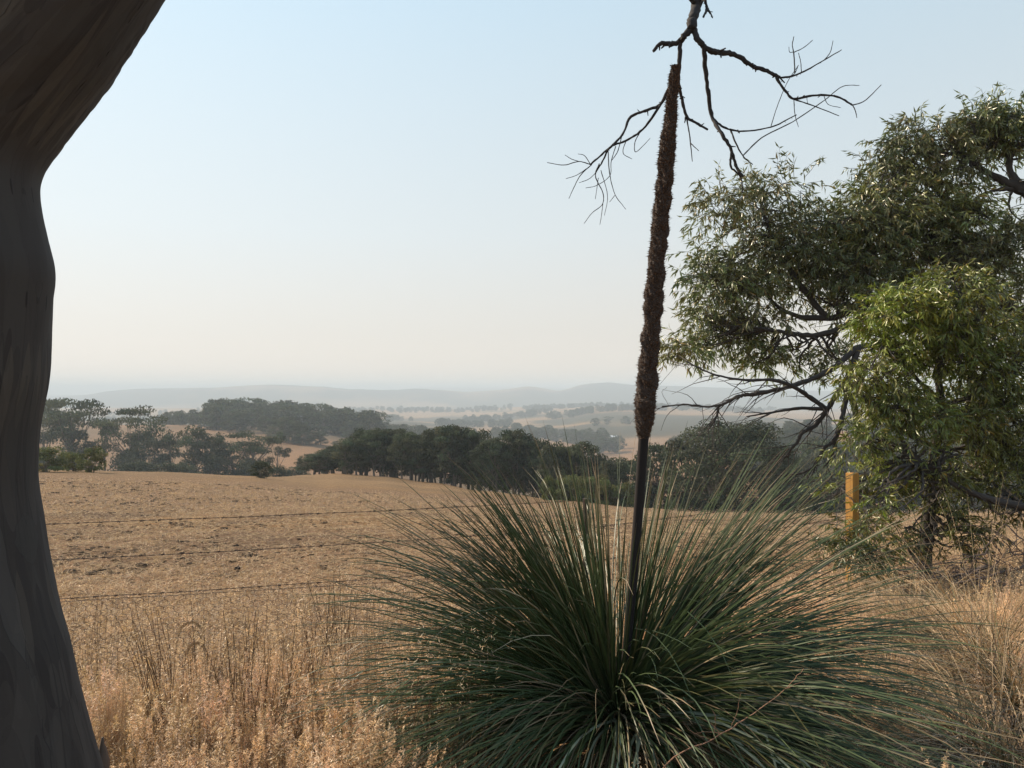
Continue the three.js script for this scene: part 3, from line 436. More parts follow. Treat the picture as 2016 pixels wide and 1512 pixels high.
function gum(t, limbs, lobes, D, o) {
  const wood = [];
  for (const [name, pts, r0, r1] of limbs) {
    const m = new MB(), q = pts.map(([x, y, d = D]) => P(x, y, d)), [c, r] = curve(q, [r0 / F * D, r1 / F * D], 6, r0 / F * D * 0.12); m.tube(c, r, r0 > 8 ? 12 : 7);
    for (let k = 2; k < c.length; k++) { if (r[k] < 0.07) wood.push([c[k], r[k]]); if (o.bare && name !== 'trunk' && rnd() < o.bare) { const dd = c[k].clone().sub(c[k - 1]).normalize().add(V(rr(-0.9, 0.9), rr(-1.1, 0.5), rr(-0.7, 0.7))).normalize(), e = c[k].clone().addScaledVector(dd, rr(0.12, 0.5)), e2 = e.clone().addScaledVector(dd.add(V(rr(-0.6, 0.6), rr(-0.7, 0.3), rr(-0.5, 0.5))).normalize(), rr(0.1, 0.4)); m.tube(...curve([c[k], e, e2], [Math.min(0.008, r[k] * 0.5), 0.0015], 3, 0.006), 4); } }
    m.build(name, gumBark, t, true);
  }
  const [T, lobesBuilt] = [new MB(), 0];
  for (const [cx, cy, rx, ry, n, tone = 1, dz = 0] of lobes) {
    const lm = new MB(), d = D + dz, c = P(cx, cy, d), R = V(rx * 1.06 / F * d, ry / F * d, Math.max(rx, ry) * 0.95 / F * d), base = o.color.map((v, i) => v * (i < 2 ? tone : 1));
    const forks = [];
    const near = wood.map(([p, r]) => [p, r, p.distanceTo(c)]).sort((a, b) => a[2] - b[2]);
    for (let k = 0; k < 9; k++) { // branchlets from the nearest wood out into the lobe
      const [s, r] = near[Math.min(near.length - 1, Math.floor(rnd() * 5))], a = rnd() * 6.28, u = rr(-0.5, 0.9), w = Math.sqrt(1 - u * u), e = V(Math.cos(a) * w * R.x, u * R.y, Math.sin(a) * w * R.z).multiplyScalar(0.75).add(c), mid = s.clone().lerp(e, 0.5).add(V(rr(-0.15, 0.15), rr(-0.12, 0.12), rr(-0.15, 0.15)));
      const [cc, rad] = curve([s, mid, e], [Math.min(0.02, r * 0.8), 0.005], 6, 0.012); T.tube(cc, rad, 5); for (let q = 4; q < cc.length; q++) forks.push(cc[q]);
    }
    const subs = Array.from({ length: Math.max(3, Math.ceil(n / 16)) }, () => { const a = rnd() * 6.283, u = rr(-0.7, 0.95), w = Math.sqrt(1 - u * u), q = rr(0.45, 0.86); return [V(Math.cos(a) * w * R.x, u * R.y, Math.sin(a) * w * R.z).multiplyScalar(q).add(c), rr(0.24, 0.4), rr(0.75, 1.4), rr(0.92, 1.25)]; });
    for (let k = 0; k < n * o.many; k++) {
      const [sc, sr, sv, sy] = subs[Math.floor(rnd() * subs.length)], a = rnd() * 6.283, u = rnd() < 0.72 ? rr(0.0, 1) : rr(-0.9, 0.1), w = Math.sqrt(1 - u * u), dir = V(Math.cos(a) * w, u, Math.sin(a) * w), p = V(dir.x * R.x, dir.y * R.y * 1.05, dir.z * R.z).multiplyScalar(sr * rr(0.72, 1.1)).add(sc);
      if (k % 4 === 0 && forks.length) { let b = forks[0], bd = 9; for (let z = 0; z < 8; z++) { const f = forks[Math.floor(rnd() * forks.length)], dd = f.distanceTo(p); if (dd < bd) { bd = dd; b = f; } } T.tube(...curve([b, b.clone().lerp(p, 0.5).add(V(0, rr(-0.05, 0.04), 0)), p], [0.006, 0.003], 2), 3); }
      spray(lm, T, p, dir.add(V(rr(-0.7, 0.7), rr(-0.6, 0.4), rr(-0.7, 0.7))).normalize(), rr(0.2, 0.42) * o.scale, Math.round(rr(9, 15)), o.leaf, [base[0] * sv * sy, base[1] * sv, base[2] * sv]);
    }
    const f = lm.build('foliage', o.mat, t); f.userData.kind = 'stuff';
  }
  T.build('twigs', gumBark, t).userData.kind = 'stuff';
}
reseed(90);
{
  const t = thing('large_gum_tree', 'large spreading gum at the right with dark drooping leaves and long bare lower branches', 'tree');
  const trunkBase = groundY((2150 - 1008) / F * 11.8, -11.8);
  gum(t, [
    ['trunk', [[2150, HZ + (EYE - trunkBase) / 11.8 * F + 20, 11.8], [2140, 900, 11.7], [2110, 760, 11.6], [2085, 690, 11.5], [2085, 560, 11.5], [2090, 430, 11.5]], 42, 18],
    ['limb', [[2105, 740, 11.6], [2050, 660, 11.4], [1995, 612, 11.3], [1900, 585, 11.2], [1790, 596, 11.1], [1705, 605, 11], [1620, 627, 11], [1545, 612, 11], [1490, 560, 11]], 17, 2],
    ['limb', [[2090, 470], [2050, 405], [2010, 372], [1976, 357], [1935, 335], [1885, 300]], 15, 3], ['limb', [[2012, 374], [1990, 340], [1985, 300], [1962, 250]], 9, 3], ['limb', [[2012, 374], [1975, 372], [1940, 380]], 7, 2],
    ['limb', [[1720, 602, 11], [1670, 640, 10.8], [1600, 660, 10.8], [1535, 652, 10.8], [1460, 640, 10.8]], 8, 2], ['limb', [[1995, 612, 11.3], [1900, 500, 11.3], [1820, 460, 11.3], [1740, 470, 11.2], [1680, 450, 11.2]], 12, 3],
    ['limb', [[1625, 625, 11], [1560, 540, 11], [1520, 470, 11], [1500, 400, 11]], 7, 2], ['limb', [[1900, 500, 11.3], [1880, 430, 11.2], [1850, 380, 11.2]], 7, 2],
    ['limb', [[2090, 720, 11.6], [1960, 690, 11], [1840, 672, 10.6], [1740, 680, 10.4], [1690, 684, 10.3], [1645, 722, 10.2], [1600, 745, 10.2], [1540, 765, 10.1], [1480, 776, 10.1], [1455, 780, 10.1], [1428, 793, 10.1], [1400, 800, 10.1], [1345, 797, 10.1], [1303, 800, 10.1]], 8, 1.0],
    ['limb', [[1690, 684, 10.3], [1668, 745, 10.2], [1645, 780, 10.2], [1628, 806, 10.2], [1605, 838, 10.2], [1578, 853, 10.1], [1570, 870, 10.1], [1556, 885, 10.1], [1551, 898, 10.1], [1536, 899, 10.1]], 6, 1.3],
    ['limb', [[1628, 806, 10.2], [1595, 783, 10.1], [1560, 760, 10], [1520, 748, 10], [1462, 748, 10], [1400, 735, 10], [1352, 712, 10]], 5, 1],
    ['limb', [[1628, 806, 10.2], [1570, 804, 10], [1520, 812, 10], [1470, 820, 10]], 4, 1], ['limb', [[1415, 797, 10.1], [1412, 815, 10.1], [1404, 832, 10], [1395, 846, 10]], 2.5, 1],
    ['limb', [[1672, 742, 10.2], [1662, 800, 10.1], [1655, 835, 10], [1642, 868, 10], [1622, 882, 10], [1613, 905, 10], [1600, 921, 10], [1575, 932, 10], [1535, 936, 10]], 5, 1.2], ['limb', [[1645, 870, 10], [1636, 900, 10], [1618, 925, 10]], 3, 1],
    ['limb', [[1676, 780, 10.1], [1694, 840, 10], [1722, 885, 10], [1745, 912, 10]], 6, 3],
  ], [
    [1500, 432, 116, 92, 190], [1440, 520, 84, 74, 110], [1425, 585, 84, 66, 130, 1.1], [1400, 640, 60, 40, 50, 1.1], [1352, 700, 50, 38, 46, 1.15], [1470, 640, 90, 60, 110], [1530, 705, 72, 42, 70, 1.25], [1580, 520, 72, 80, 120], [1660, 470, 108, 78, 220, 1.1], [1640, 560, 100, 70, 150],
    [1770, 425, 112, 70, 260, 1.2], [1760, 520, 130, 76, 200], [1890, 432, 96, 56, 210, 1.3], [1890, 520, 130, 90, 220], [1975, 505, 76, 70, 120], [1815, 305, 84, 56, 150], [1905, 268, 80, 52, 150, 1.1], [1985, 246, 76, 52, 160, 1.15], [1870, 335, 90, 34, 70], [2070, 270, 80, 70, 110], [1750, 335, 44, 50, 30], [2100, 430, 90, 110, 110], [1620, 720, 70, 46, 40], [1700, 600, 84, 50, 70], [2010, 620, 90, 60, 80],
  ], 11.1, { color: [0.145, 0.172, 0.052], leaf: 0.12, scale: 1, many: 1.5, mat: gumLeaf, bare: 0.5, gap: -0.27 });
}
reseed(95);
{
  const t = thing('young_gum_tree', 'smaller bright green gum in front of the large one, on a thin dark trunk', 'tree');
  const b = groundY((1822 - 1008) / F * 8.6, -8.6), by = HZ + (EYE - b) / 8.6 * F;
  gum(t, [
    ['trunk', [[1818, by + 12], [1822, by - 40], [1830, 1000], [1840, 900], [1852, 800], [1846, 720], [1856, 640], [1850, 560]], 15, 4],
    ['branch', [[1850, 790], [1800, 740], [1760, 690], [1730, 660]], 5, 2], ['branch', [[1848, 720], [1900, 660], [1940, 620]], 5, 2], ['branch', [[1850, 800], [1910, 780], [1970, 740], [2030, 720]], 5, 2], ['branch', [[1842, 880], [1780, 850], [1730, 800], [1700, 760]], 5, 1.5], ['branch', [[1842, 890], [1900, 880], [1960, 860], [2020, 850]], 5, 2],
    ['branch', [[1836, 960], [1790, 900], [1750, 880]], 4, 1.5], ['branch', [[1790, 896, 8.1], [1830, 922, 8.1], [1895, 962, 8], [1955, 984, 8], [2030, 1000, 8]], 3.5, 7], ['branch', [[1832, 985], [1780, 960], [1730, 945], [1660, 955]], 3.5, 1],
  ], [
    [1840, 590, 96, 58, 120, 1.2, -0.3], [1765, 640, 74, 54, 90, 1.25, -0.3], [1905, 640, 84, 66, 100, 1.1, -0.2], [1745, 720, 66, 58, 70, 1.15, -0.4], [1830, 690, 84, 60, 80, 1, -0.3], [1900, 730, 90, 70, 110, 0.95, 0], [1712, 790, 60, 64, 56, 1.0, -0.3], [1790, 790, 74, 66, 70, 0.95, -0.3], [1880, 830, 80, 70, 90, 0.9, -0.1], [1970, 700, 74, 90, 100, 1.0, 0.1], [1990, 810, 70, 90, 110, 0.95, 0], [1950, 890, 70, 50, 50, 0.9, 0], [1760, 870, 56, 42, 20, 1, -0.4], [1752, 925, 40, 22, 14, 1.4, -0.5], [1860, 905, 50, 36, 16, 1, -0.4], [1640, 968, 30, 20, 5, 1.3, 0.2], [1740, 985, 44, 26, 12, 1, -0.4], [1880, 1020, 44, 30, 12, 0.8, -0.2], [1990, 945, 60, 40, 24, 0.9, -0.2], [1730, 1050, 60, 30, 14, 0.8, -0.2], [2050, 760, 60, 120, 70], [1722, 1000, 20, 46, 5, 1.1, -0.9], [1690, 1090, 56, 44, 60, 0.75, -1.0], [1800, 960, 70, 44, 34, 0.8, -0.3], [1890, 960, 70, 50, 44, 0.75, 0], [1980, 900, 70, 60, 60, 0.8, 0], [1705, 880, 44, 60, 30, 0.95, -0.3], [1880, 1060, 60, 34, 30, 0.65, -0.2], [1790, 1070, 40, 36, 16, 0.7, -0.3], [1985, 990, 60, 40, 30, 0.7, -0.1],
  ], 8.6, { color: [0.19, 0.235, 0.035], leaf: 0.095, scale: 0.75, many: 1.85, mat: greenLeaf, bare: 0.45, gap: -0.26 });
}
function brush(name, label, px, py, D, n, spread, len, lift) { // dead twiggy branch lying on the ground
  const t = thing(name, label, 'branch'), m = new MB(), o = P(px, py, D); o.y = groundY(o.x, o.z) + 0.02;
  m.tube(...curve([o.clone().add(V(len * 0.7, lift * 1.3, 0.1)), o.clone().add(V(len * 0.2, lift * 0.5, 0)), o.clone().add(V(-len * 0.5, 0.03, -0.1))], [0.022, 0.008], 6, 0.01), 7);
  for (let k = 0; k < n; k++) { const s = o.clone().add(V(rr(-0.4, 0.6) * len, rr(0, 1) * lift, rr(-0.2, 0.2))), e = s.clone().add(V(rr(-1, 0.7) * spread, rr(-0.4, 0.9) * lift, rr(-0.6, 0.6) * spread)); e.y = Math.max(e.y, groundY(e.x, e.z) + 0.01); m.tube(...curve([s, s.clone().lerp(e, 0.5).add(V(rr(-0.06, 0.06), rr(-0.03, 0.1), rr(-0.06, 0.06))), e], [rr(0.004, 0.01), 0.0018], 4, 0.01), 4); }
  m.build('stem', mat({ color: C(0.1, 0.075, 0.065) }), t, true);
}
reseed(97);
brush('fallen_branch', 'dead twiggy branch drooping to the grass at the right edge, past the young gum', 1975, 1060, 7.2, 46, 0.55, 0.8, 0.42);
brush('fallen_branch', 'dark dead twigs heaped in the grass at the foot of the young gum trunk', 1850, 1120, 7.6, 40, 0.5, 0.6, 0.16);

// ------------------------------------------------------------------ wire fence
const FA = V(-2.39, 0, -4.0), FB = V(0, 0, -4.68), fdir = FB.clone().sub(FA).normalize();
const FC = V(0.45, 0, -4.68 - 0.45 * 0.285), FP = V((1678 - 1008) / F * 8, 0, -8), L1 = FA.distanceTo(FC), fdir2 = FP.clone().sub(FC).normalize(), L2 = FC.distanceTo(FP);
const fenceAt = (s, y) => (s <= L1 ? FA.clone().addScaledVector(fdir, s) : FC.clone().addScaledVector(fdir2, s - L1)).setY(y);
{
  reseed(100);
  const t = thing('fence', 'rusty barbed wire and netting fence along the front of the paddock with a timber post', 'fence');
  const rust = mat({ color: C(0.075, 0.05, 0.038), roughness: 0.7, metalness: 0.3 });
  const rows = [[1030, 991, 1], [1101, 1049, 1], [1179, 1118, 1], [1184, 1128, 0]];
  for (const [ya, yb, barbed] of rows) {
    const ha = EYE - (ya - HZ) / F * 4.0, hb = EYE - (yb - HZ) / F * 4.68, L = FA.distanceTo(FB), m = new MB(), hc = lerp(ha, hb, L1 / L), hp = groundY(FP.x, FP.z) + hc - groundY(FC.x, FC.z) + 0.04, h = (s) => s <= L1 ? lerp(ha, hb, s / L) - 0.012 * Math.sin(clamp((s + 0.6) / (L1 + 0.6), 0, 1) * Math.PI) : lerp(hc, hp, (s - L1) / L2);
    for (const ph of barbed ? [0, Math.PI] : [0]) { const pts = [], rad = []; for (let s = -0.9; s < 12; s += 0.016) { const a = s * 70 + ph, e = barbed ? 0.0016 : 0.0006; pts.push(fenceAt(s, h(s) + Math.sin(a) * e + 0.002 * noise(s * 3, ya)).add(V(0, 0, Math.cos(a) * e))); rad.push(0.0013); } m.tube(pts, rad, 4); }
    if (barbed) for (let s = -0.85; s < 12; s += rr(0.085, 0.12)) { const p = fenceAt(s, h(s)), a = rnd() * 3; for (const q of [a, a + 1.6]) { const d = V(0.25 * (rnd() - 0.5), Math.sin(q), Math.cos(q)).multiplyScalar(0.0095), d2 = fdir.clone().multiplyScalar(0.004); m.tube([p.clone().sub(d).sub(d2), p.clone().add(d).add(d2)], [0.0012, 0.001], 4); } m.tube([p.clone().addScaledVector(fdir, -0.007), p.clone().addScaledVector(fdir, 0.007)], [0.003, 0.003], 5); }
    m.build(barbed ? 'barbed_wire' : 'plain_wire', rust, t);
  }
  // hexagon netting from the lowest wire into the grass
  const net = new MB(), cell = 0.05, rh = 0.028;
  for (let r = 0; r < 19; r++) for (let k = -18; k < 58; k++) {
    const off = (r % 2) * cell / 2, y = (s) => { const g = fenceAt(s, 0); return EYE - lerp((1184 - HZ) / F * 4.0, (1128 - HZ) / F * 4.68, s / 2.485) - r * rh - 0.004 + 0.006 * noise(s * 6, r * 0.7) + (g ? 0 : 0); };
    const s0 = k * cell + off, w = (s, yy) => fenceAt(s, yy).add(V(0, 0, 0.02 * noise(s * 2.3, r * 0.3)));
    const a = w(s0, y(s0)), b = w(s0 + cell / 2, y(s0) - rh * 0.42), c = w(s0 + cell, y(s0 + cell)), d = w(s0 + cell / 2, y(s0) - rh);
    if (d.y < groundY(d.x, d.z)) continue;
    net.tube([a, b], [0.0011, 0.0011], 3); net.tube([b, c], [0.0011, 0.0011], 3); net.tube([b, d], [0.0014, 0.0014], 3);
  }
  net.build('wire_netting', rust, t).userData.kind = 'stuff';
  { const k = new MB(), g = groundY(FC.x, FC.z); k.tube([V(FC.x, g - 0.2, FC.z), V(FC.x, g + 1.02, FC.z)], [0.02, 0.018], 8); k.build('corner_stake', rust, t); }
  // sawn timber post
  const pD = 8.0, x = (1678 - 1008) / F * pD, top = EYE - (931 - HZ) / F * pD, gy = groundY(x, -pD) - 0.25, m = new MB(), S = 0.047, ch = 0.006;
  const ring = [[-S + ch, -S], [S - ch, -S], [S, -S + ch], [S, S - ch], [S - ch, S], [-S + ch, S], [-S, S - ch], [-S, -S + ch]];
  const rotY = 0.5, at = ([a, b], y, k = 1) => V(x + (a * Math.cos(rotY) + b * Math.sin(rotY)) * k, y, -pD + (-a * Math.sin(rotY) + b * Math.cos(rotY)) * k);
  for (let k = 0; k < 8; k++) { const j = (k + 1) % 8, base = m.p.length / 3; m.quad(at(ring[k], gy), at(ring[j], gy), at(ring[j], top - ch), at(ring[k], top - ch)); m.u.push(k * 0.25, 0, k * 0.25 + 0.25, 0, k * 0.25 + 0.25, (top - gy) * 0.9, k * 0.25, (top - gy) * 0.9); m.quad(at(ring[k], top - ch), at(ring[j], top - ch), at(ring[j], top, 0.9), at(ring[k], top, 0.9)); for (let q = 0; q < 4; q++) m.u.push(0.1 * q, 0.1); }
  for (let k = 1; k < 7; k++) { m.tri(at(ring[0], top, 0.9), at(ring[k], top, 0.9), at(ring[k + 1], top, 0.9)); m.u.push(0, 0, 0.2, 0.1, 0.1, 0.2); }
  tag(m.build('post', mat({ map: timberTex, color: C(0.6, 0.5, 0.3), roughness: 0.85 }), t), 'square yellow-brown timber post seen corner-on');
}

// ------------------------------------------------------------------ the grass tree
{
  reseed(110);
  const t = thing('grass_tree', 'grass tree, a huge tussock of dark green needles with one tall brown flower spike', 'grass tree');
  const D = 3.6, bx = (1214 - 1008) / F * D, gy = groundY(bx, -D), O = V(bx, gy + 0.13, -D);
  const green = new THREE.MeshPhysicalMaterial({ vertexColors: true, roughness: 0.42, side: THREE.DoubleSide, specularIntensity: 0.6 }), dry = mat({ vertexColors: true, roughness: 0.85 });
  // short stem hidden among the leaf bases
  const st = new MB(); st.tube(...curve([V(bx, gy - 0.1, -D), V(bx, gy + 0.1, -D), V(bx + 0.005, gy + 0.2, -D)], [0.12, 0.11, 0.04], 4), 14, [0.05, 0.04, 0.03]); st.build('stem', dry, t);
  function blade(m, az, el, L, w, droop, col, o) {
    const p = o.clone(), n = 9, pts = [p.clone()], hd = V(Math.sin(az), 0, -Math.cos(az)); let e = el; const tw = rr(-0.35, 0.35), kink = rnd() < 0.12 ? 2 + Math.floor(rnd() * 6) : -1;
    for (let k = 1; k <= n; k++) { e -= droop * Math.max(0.12, Math.cos(e)) * (0.15 + 1.25 * (k / n) ** 1.5) * 0.86 / n; if (k === kink) e -= rr(0.2, 0.9); const a = tw * k / n; p.add(V(hd.x * Math.cos(a) - hd.z * Math.sin(a), 0, hd.x * Math.sin(a) + hd.z * Math.cos(a)).multiplyScalar(Math.cos(e) * L / n)).add(V(0, Math.sin(e) * L / n, 0)); const g = groundY(p.x, p.z) + 0.012 + 0.02 * (k / n); if (p.y < g) { p.y = g; e = Math.max(e, -0.05); } pts.push(p.clone()); }
    const rad = pts.map((q, k) => w * (k === 0 ? 0.9 : 1) * Math.pow(1 - k / n, 0.35) * (k === n ? 0 : 1) + 0.0003);
    const tip = rr(0.84, 1.2); m.tube(pts, rad, 3, (f) => f > tip ? [0.2, 0.14, 0.08] : f < 0.12 ? col.map((x, i) => lerp([0.16, 0.13, 0.08][i], x, f / 0.12)) : col);
    return pts[5];
  }
  const list = [], R = Math.PI;
  const bundle = (az, el, L, dr, n, sp = 0.16) => { for (let k = 0; k < n; k++) list.push([az + rr(-sp, sp) * 1.6, el + rr(-sp, sp), L * rr(0.62, 1.08), dr * rr(0.4, 1.5)]); };
  const put = (n, azr, elr, Lr, dr) => { for (let k = 0; k < n; k++) list.push([rr(...azr), rr(...elr), rr(...Lr), rr(...dr)]); };
  for (let k = 0; k < 44; k++) bundle(rr(-R, R), rr(0.45, 1.4), rr(1.1, 1.4), rr(0.9, 1.8), Math.round(rr(9, 20)), rr(0.08, 0.2));
  bundle(-0.5, 1.4, 1.16, 0.7, 70, 0.14); bundle(-1.6, 1.22, 1.25, 1.0, 70, 0.18); bundle(-1.4, 1.05, 1.4, 1.1, 80, 0.16); bundle(1.2, 1.36, 1.1, 0.7, 44, 0.14);
  bundle(1.5, 1.08, 1.38, 0.8, 84, 0.13); bundle(1.35, 0.92, 1.65, 0.8, 90, 0.13); bundle(1.7, 0.75, 1.6, 1.1, 80, 0.16); bundle(1.9, 0.5, 1.55, 1.2, 70, 0.16);
  bundle(-1.5, 0.8, 1.5, 1.2, 80, 0.16); bundle(-1.75, 0.55, 1.5, 1.3, 80, 0.14); bundle(-2.0, 0.3, 1.45, 1.1, 70, 0.14); bundle(-2.4, 0.4, 1.3, 1.6, 50, 0.18); bundle(-1.75, 0.12, 1.45, 0.6, 80, 0.12);
  for (let k = 0; k < 10; k++) bundle(rr(1.2, 2.4), rr(0.2, 0.75), rr(1.35, 1.8), rr(0.9, 1.7), 26, 0.12);
  put(240, [-R, R], [0.2, 1.45], [0.7, 1.4], [0.6, 2.0]);
  put(110, [-2.9, -1.4], [0.0, 0.45], [0.9, 1.4], [0.8, 1.8]);
  put(110, [1.4, 3.0], [0.05, 0.5], [1.0, 1.5], [0.9, 1.9]);
  const made = list.map(([az, el, L, droop]) => {
    const m = new MB(), v = rr(0.7, 1.4), yel = rnd() < 0.2 ? 1.5 : 1, w = rr(0.0024, 0.0044), o = O.clone().add(V(Math.sin(az) * 0.07 * rnd(), rr(-0.05, 0.08), -Math.cos(az) * 0.07 * rnd()));
    const q = blade(m, az, el, L, w, droop, rnd() < 0.05 ? [0.3 * v, 0.24 * v, 0.15 * v] : [0.05 * v * yel, 0.073 * v, 0.028 * v], o);
    return { m, size: L * w / Math.max(0.6, Math.hypot(q.x, q.z)) * (q.z > -D - 0.1 ? 1.6 : 1) };
  }).sort((a, b) => b.size - a.size);
  const rest = new MB();
  made.forEach(({ m }, k) => { if (k < 300) m.build('leaf', green, t); else { const o = rest.p.length / 3; for (const x of m.p) rest.p.push(x); for (const x of m.c) rest.c.push(x); for (const x of m.i) rest.i.push(x + o); } });
  { // broad glossy blades sprawling towards the viewer on the right
    const b = new MB(); for (let k = 0; k < 40; k++) { const v = rr(0.8, 1.3); blade(b, k < 26 ? rr(1.6, 2.15) : rr(2.1, 3.8), rr(0.25, 0.6), rr(0.7, 1.25), rr(0.0052, 0.0078), rr(1.6, 2.6), [0.3 * v, 0.34 * v, 0.24 * v], O.clone().add(V(rr(-0.04, 0.1), rr(0, 0.08), rr(0.06, 0.16)))); }
    tag(b.build('leaf_mass', green, t), 'broad pale glossy blades sprawling to the lower right', null, null, 'stuff');
  }
  rest.build('leaf_mass', green, t).userData.kind = 'stuff';
  const sk = new MB();
  for (let k = 0; k < 620; k++) { const az = rr(-R, R), v = rr(0.5, 1.5); blade(sk, az, rr(-0.2, 0.8), rr(0.4, 1.2), rr(0.0018, 0.003), rr(1.0, 2.4), [0.2 * v, 0.145 * v, 0.085 * v], O.clone().add(V(0, -0.06, 0))); }
  sk.build('dead_leaves', dry, t).userData.kind = 'stuff';
  // bare stem and rough spike
  const axis = (f) => P(lerp(1222, 1325, f), lerp(1400, 133, f), D - 0.02).add(V(0.006 * Math.sin(f * 7), 0, 0.03 * f));
  const fs = (1400 - 862) / (1400 - 133), pts = [], rad = [];
  for (let k = 0; k <= 24; k++) { const f = fs * 1.04 * k / 24; pts.push(axis(f)); rad.push(lerp(0.0185, 0.0235, k / 24)); }
  const sm = new MB(); sm.tube(pts, rad, 16); const spike = sm.build('spike_stem', mat({ color: C(0.016, 0.012, 0.011), roughness: 1 }), t, true);
  const W = [[0, 0.026], [0.02, 0.04], [0.09, 0.053], [0.17, 0.048], [0.3, 0.043], [0.45, 0.042], [0.6, 0.042], [0.75, 0.036], [0.88, 0.028], [0.95, 0.021], [1, 0.016]];
  const body = new MB(), N = 420, SEG = 40;
  for (let k = 0; k <= N; k++) { const f = k / N, c = axis(lerp(fs, 1, f)), w = pw(W, f); for (let s = 0; s < SEG; s++) { const a = s / SEG * 6.28319, q = w * (0.86 + 0.42 * fbm(Math.cos(a) * 1.9 + 9, f * 52 + Math.sin(a) * 1.9, 3)) * (k === 0 || k === N ? 0.6 : 1) + 0.004 * noise(Math.cos(a) * 9 + f * 200, Math.sin(a) * 9 + f * 260); body.vert(V(c.x + Math.cos(a) * q, c.y, c.z + Math.sin(a) * q)); } if (k < N) for (let s = 0; s < SEG; s++) { const A = k * SEG + s, B = k * SEG + (s + 1) % SEG; body.i.push(A, A + SEG, B + SEG, A, B + SEG, B); } }
  for (const e of [0, N]) for (let s = 1; s < SEG - 1; s++) body.i.push(e * SEG, e * SEG + s, e * SEG + s + 1);
  body.build('flower_spike', mat({ color: C(0.045, 0.029, 0.021), roughness: 0.9 }), t, false);
  const cap = new MB();
  for (let k = 0; k < 9000; k++) {
    const f = rnd(), a = rnd() * 6.283, c = axis(lerp(fs, 1, f)), w = pw(W, f) * (0.86 + 0.42 * fbm(Math.cos(a) * 1.9 + 9, f * 52 + Math.sin(a) * 1.9, 3)), d = V(Math.cos(a), rr(-0.5, 0.6), Math.sin(a)).normalize(), p = V(c.x + Math.cos(a) * w * 0.95, c.y, c.z + Math.sin(a) * w * 0.95);
    const u = V(-Math.sin(a), rr(-0.4, 0.4), Math.cos(a)).multiplyScalar(rr(0.0016, 0.0036)), b = V().crossVectors(d, u).setLength(rr(0.0016, 0.004)), tip = p.clone().addScaledVector(d, rr(0.005, 0.013) + (rnd() < 0.12 ? 0.008 : 0)), v = rr(0.6, 1.6), col = [0.105 * v, 0.058 * v, 0.033 * v];
    cap.tri(p.clone().add(u), p.clone().add(b), tip, col); cap.tri(p.clone().add(b), p.clone().sub(u), tip, col); cap.tri(p.clone().sub(u), p.clone().add(u), tip, col);
  }
  cap.build('seed_capsules', mat({ vertexColors: true }), t).userData.kind = 'stuff';
}

// ------------------------------------------------------------------ dry grass
function grassModel(sd, o) {
  reseed(sd); const m = new MB();
  const blade = (p, dir, L, w, bend, col) => { const q = p.clone(), d = dir.clone(), side = V(rr(-1, 1), 0, rr(-1, 1)).normalize(), n = 4; let A = q.clone().addScaledVector(side, w), B = q.clone().addScaledVector(side, -w); for (let k = 1; k <= n; k++) { d.add(V(0, -bend / n, 0)).normalize(); q.addScaledVector(d, L / n); const ww = w * (1 - k / n) + 0.0002, A2 = q.clone().addScaledVector(side, ww), B2 = q.clone().addScaledVector(side, -ww); m.quad(A, B, B2, A2, col); A = A2; B = B2; } return [q, d]; };
  for (let k = 0; k < o.blades; k++) { const a = rnd() * 6.28, s = rr(0.1, o.spread), v = rr(0.6, 1.25), p = V(rr(-1, 1) * o.r, 0, rr(-1, 1) * o.r); blade(p, V(Math.cos(a) * s, 1, Math.sin(a) * s).normalize(), rr(o.len * 0.5, o.len), rr(0.0012, 0.0026), rr(0.1, o.bend), [0.58 * v, 0.41 * v, 0.225 * v]); }
  for (let k = 0; k < o.stems; k++) {
    const a = rnd() * 6.28, s = rr(0.02, 0.25), v = rr(0.7, 1.2), p = V(rr(-1, 1) * o.r, 0, rr(-1, 1) * o.r), [q, d] = blade(p, V(Math.cos(a) * s, 1, Math.sin(a) * s).normalize(), rr(o.stem * 0.6, o.stem), o.sw || 0.0014, rr(0.0, 0.25), o.dark ? [0.15 * v, 0.098 * v, 0.055 * v] : [0.44 * v, 0.32 * v, 0.2 * v]);
    const L = rr(0.06, 0.14);
    for (let z = 0; z < o.seeds; z++) { const f = rnd(), c = q.clone().addScaledVector(d, (f - 0.75) * L).add(V(rr(-1, 1), rr(-1, 0.5), rr(-1, 1)).multiplyScalar(0.016 * (1 - f * 0.6))), e = V(rr(-1, 1), rr(-1, 0.8), rr(-1, 1)).normalize().multiplyScalar(rr(0.006, 0.014)), w = V(rr(-1, 1), rr(-1, 1), rr(-1, 1)).cross(e).setLength(rr(0.0012, 0.0028)), u = rr(0.8, 1.3); m.quad(c.clone().sub(e), c.clone().add(w), c.clone().add(e), c.clone().sub(w), [0.8 * u, 0.59 * u, 0.37 * u]); }
  }
  return m.geometry();
}
const straw = leafy({ roughness: 0.7, transmission: 0.45 });
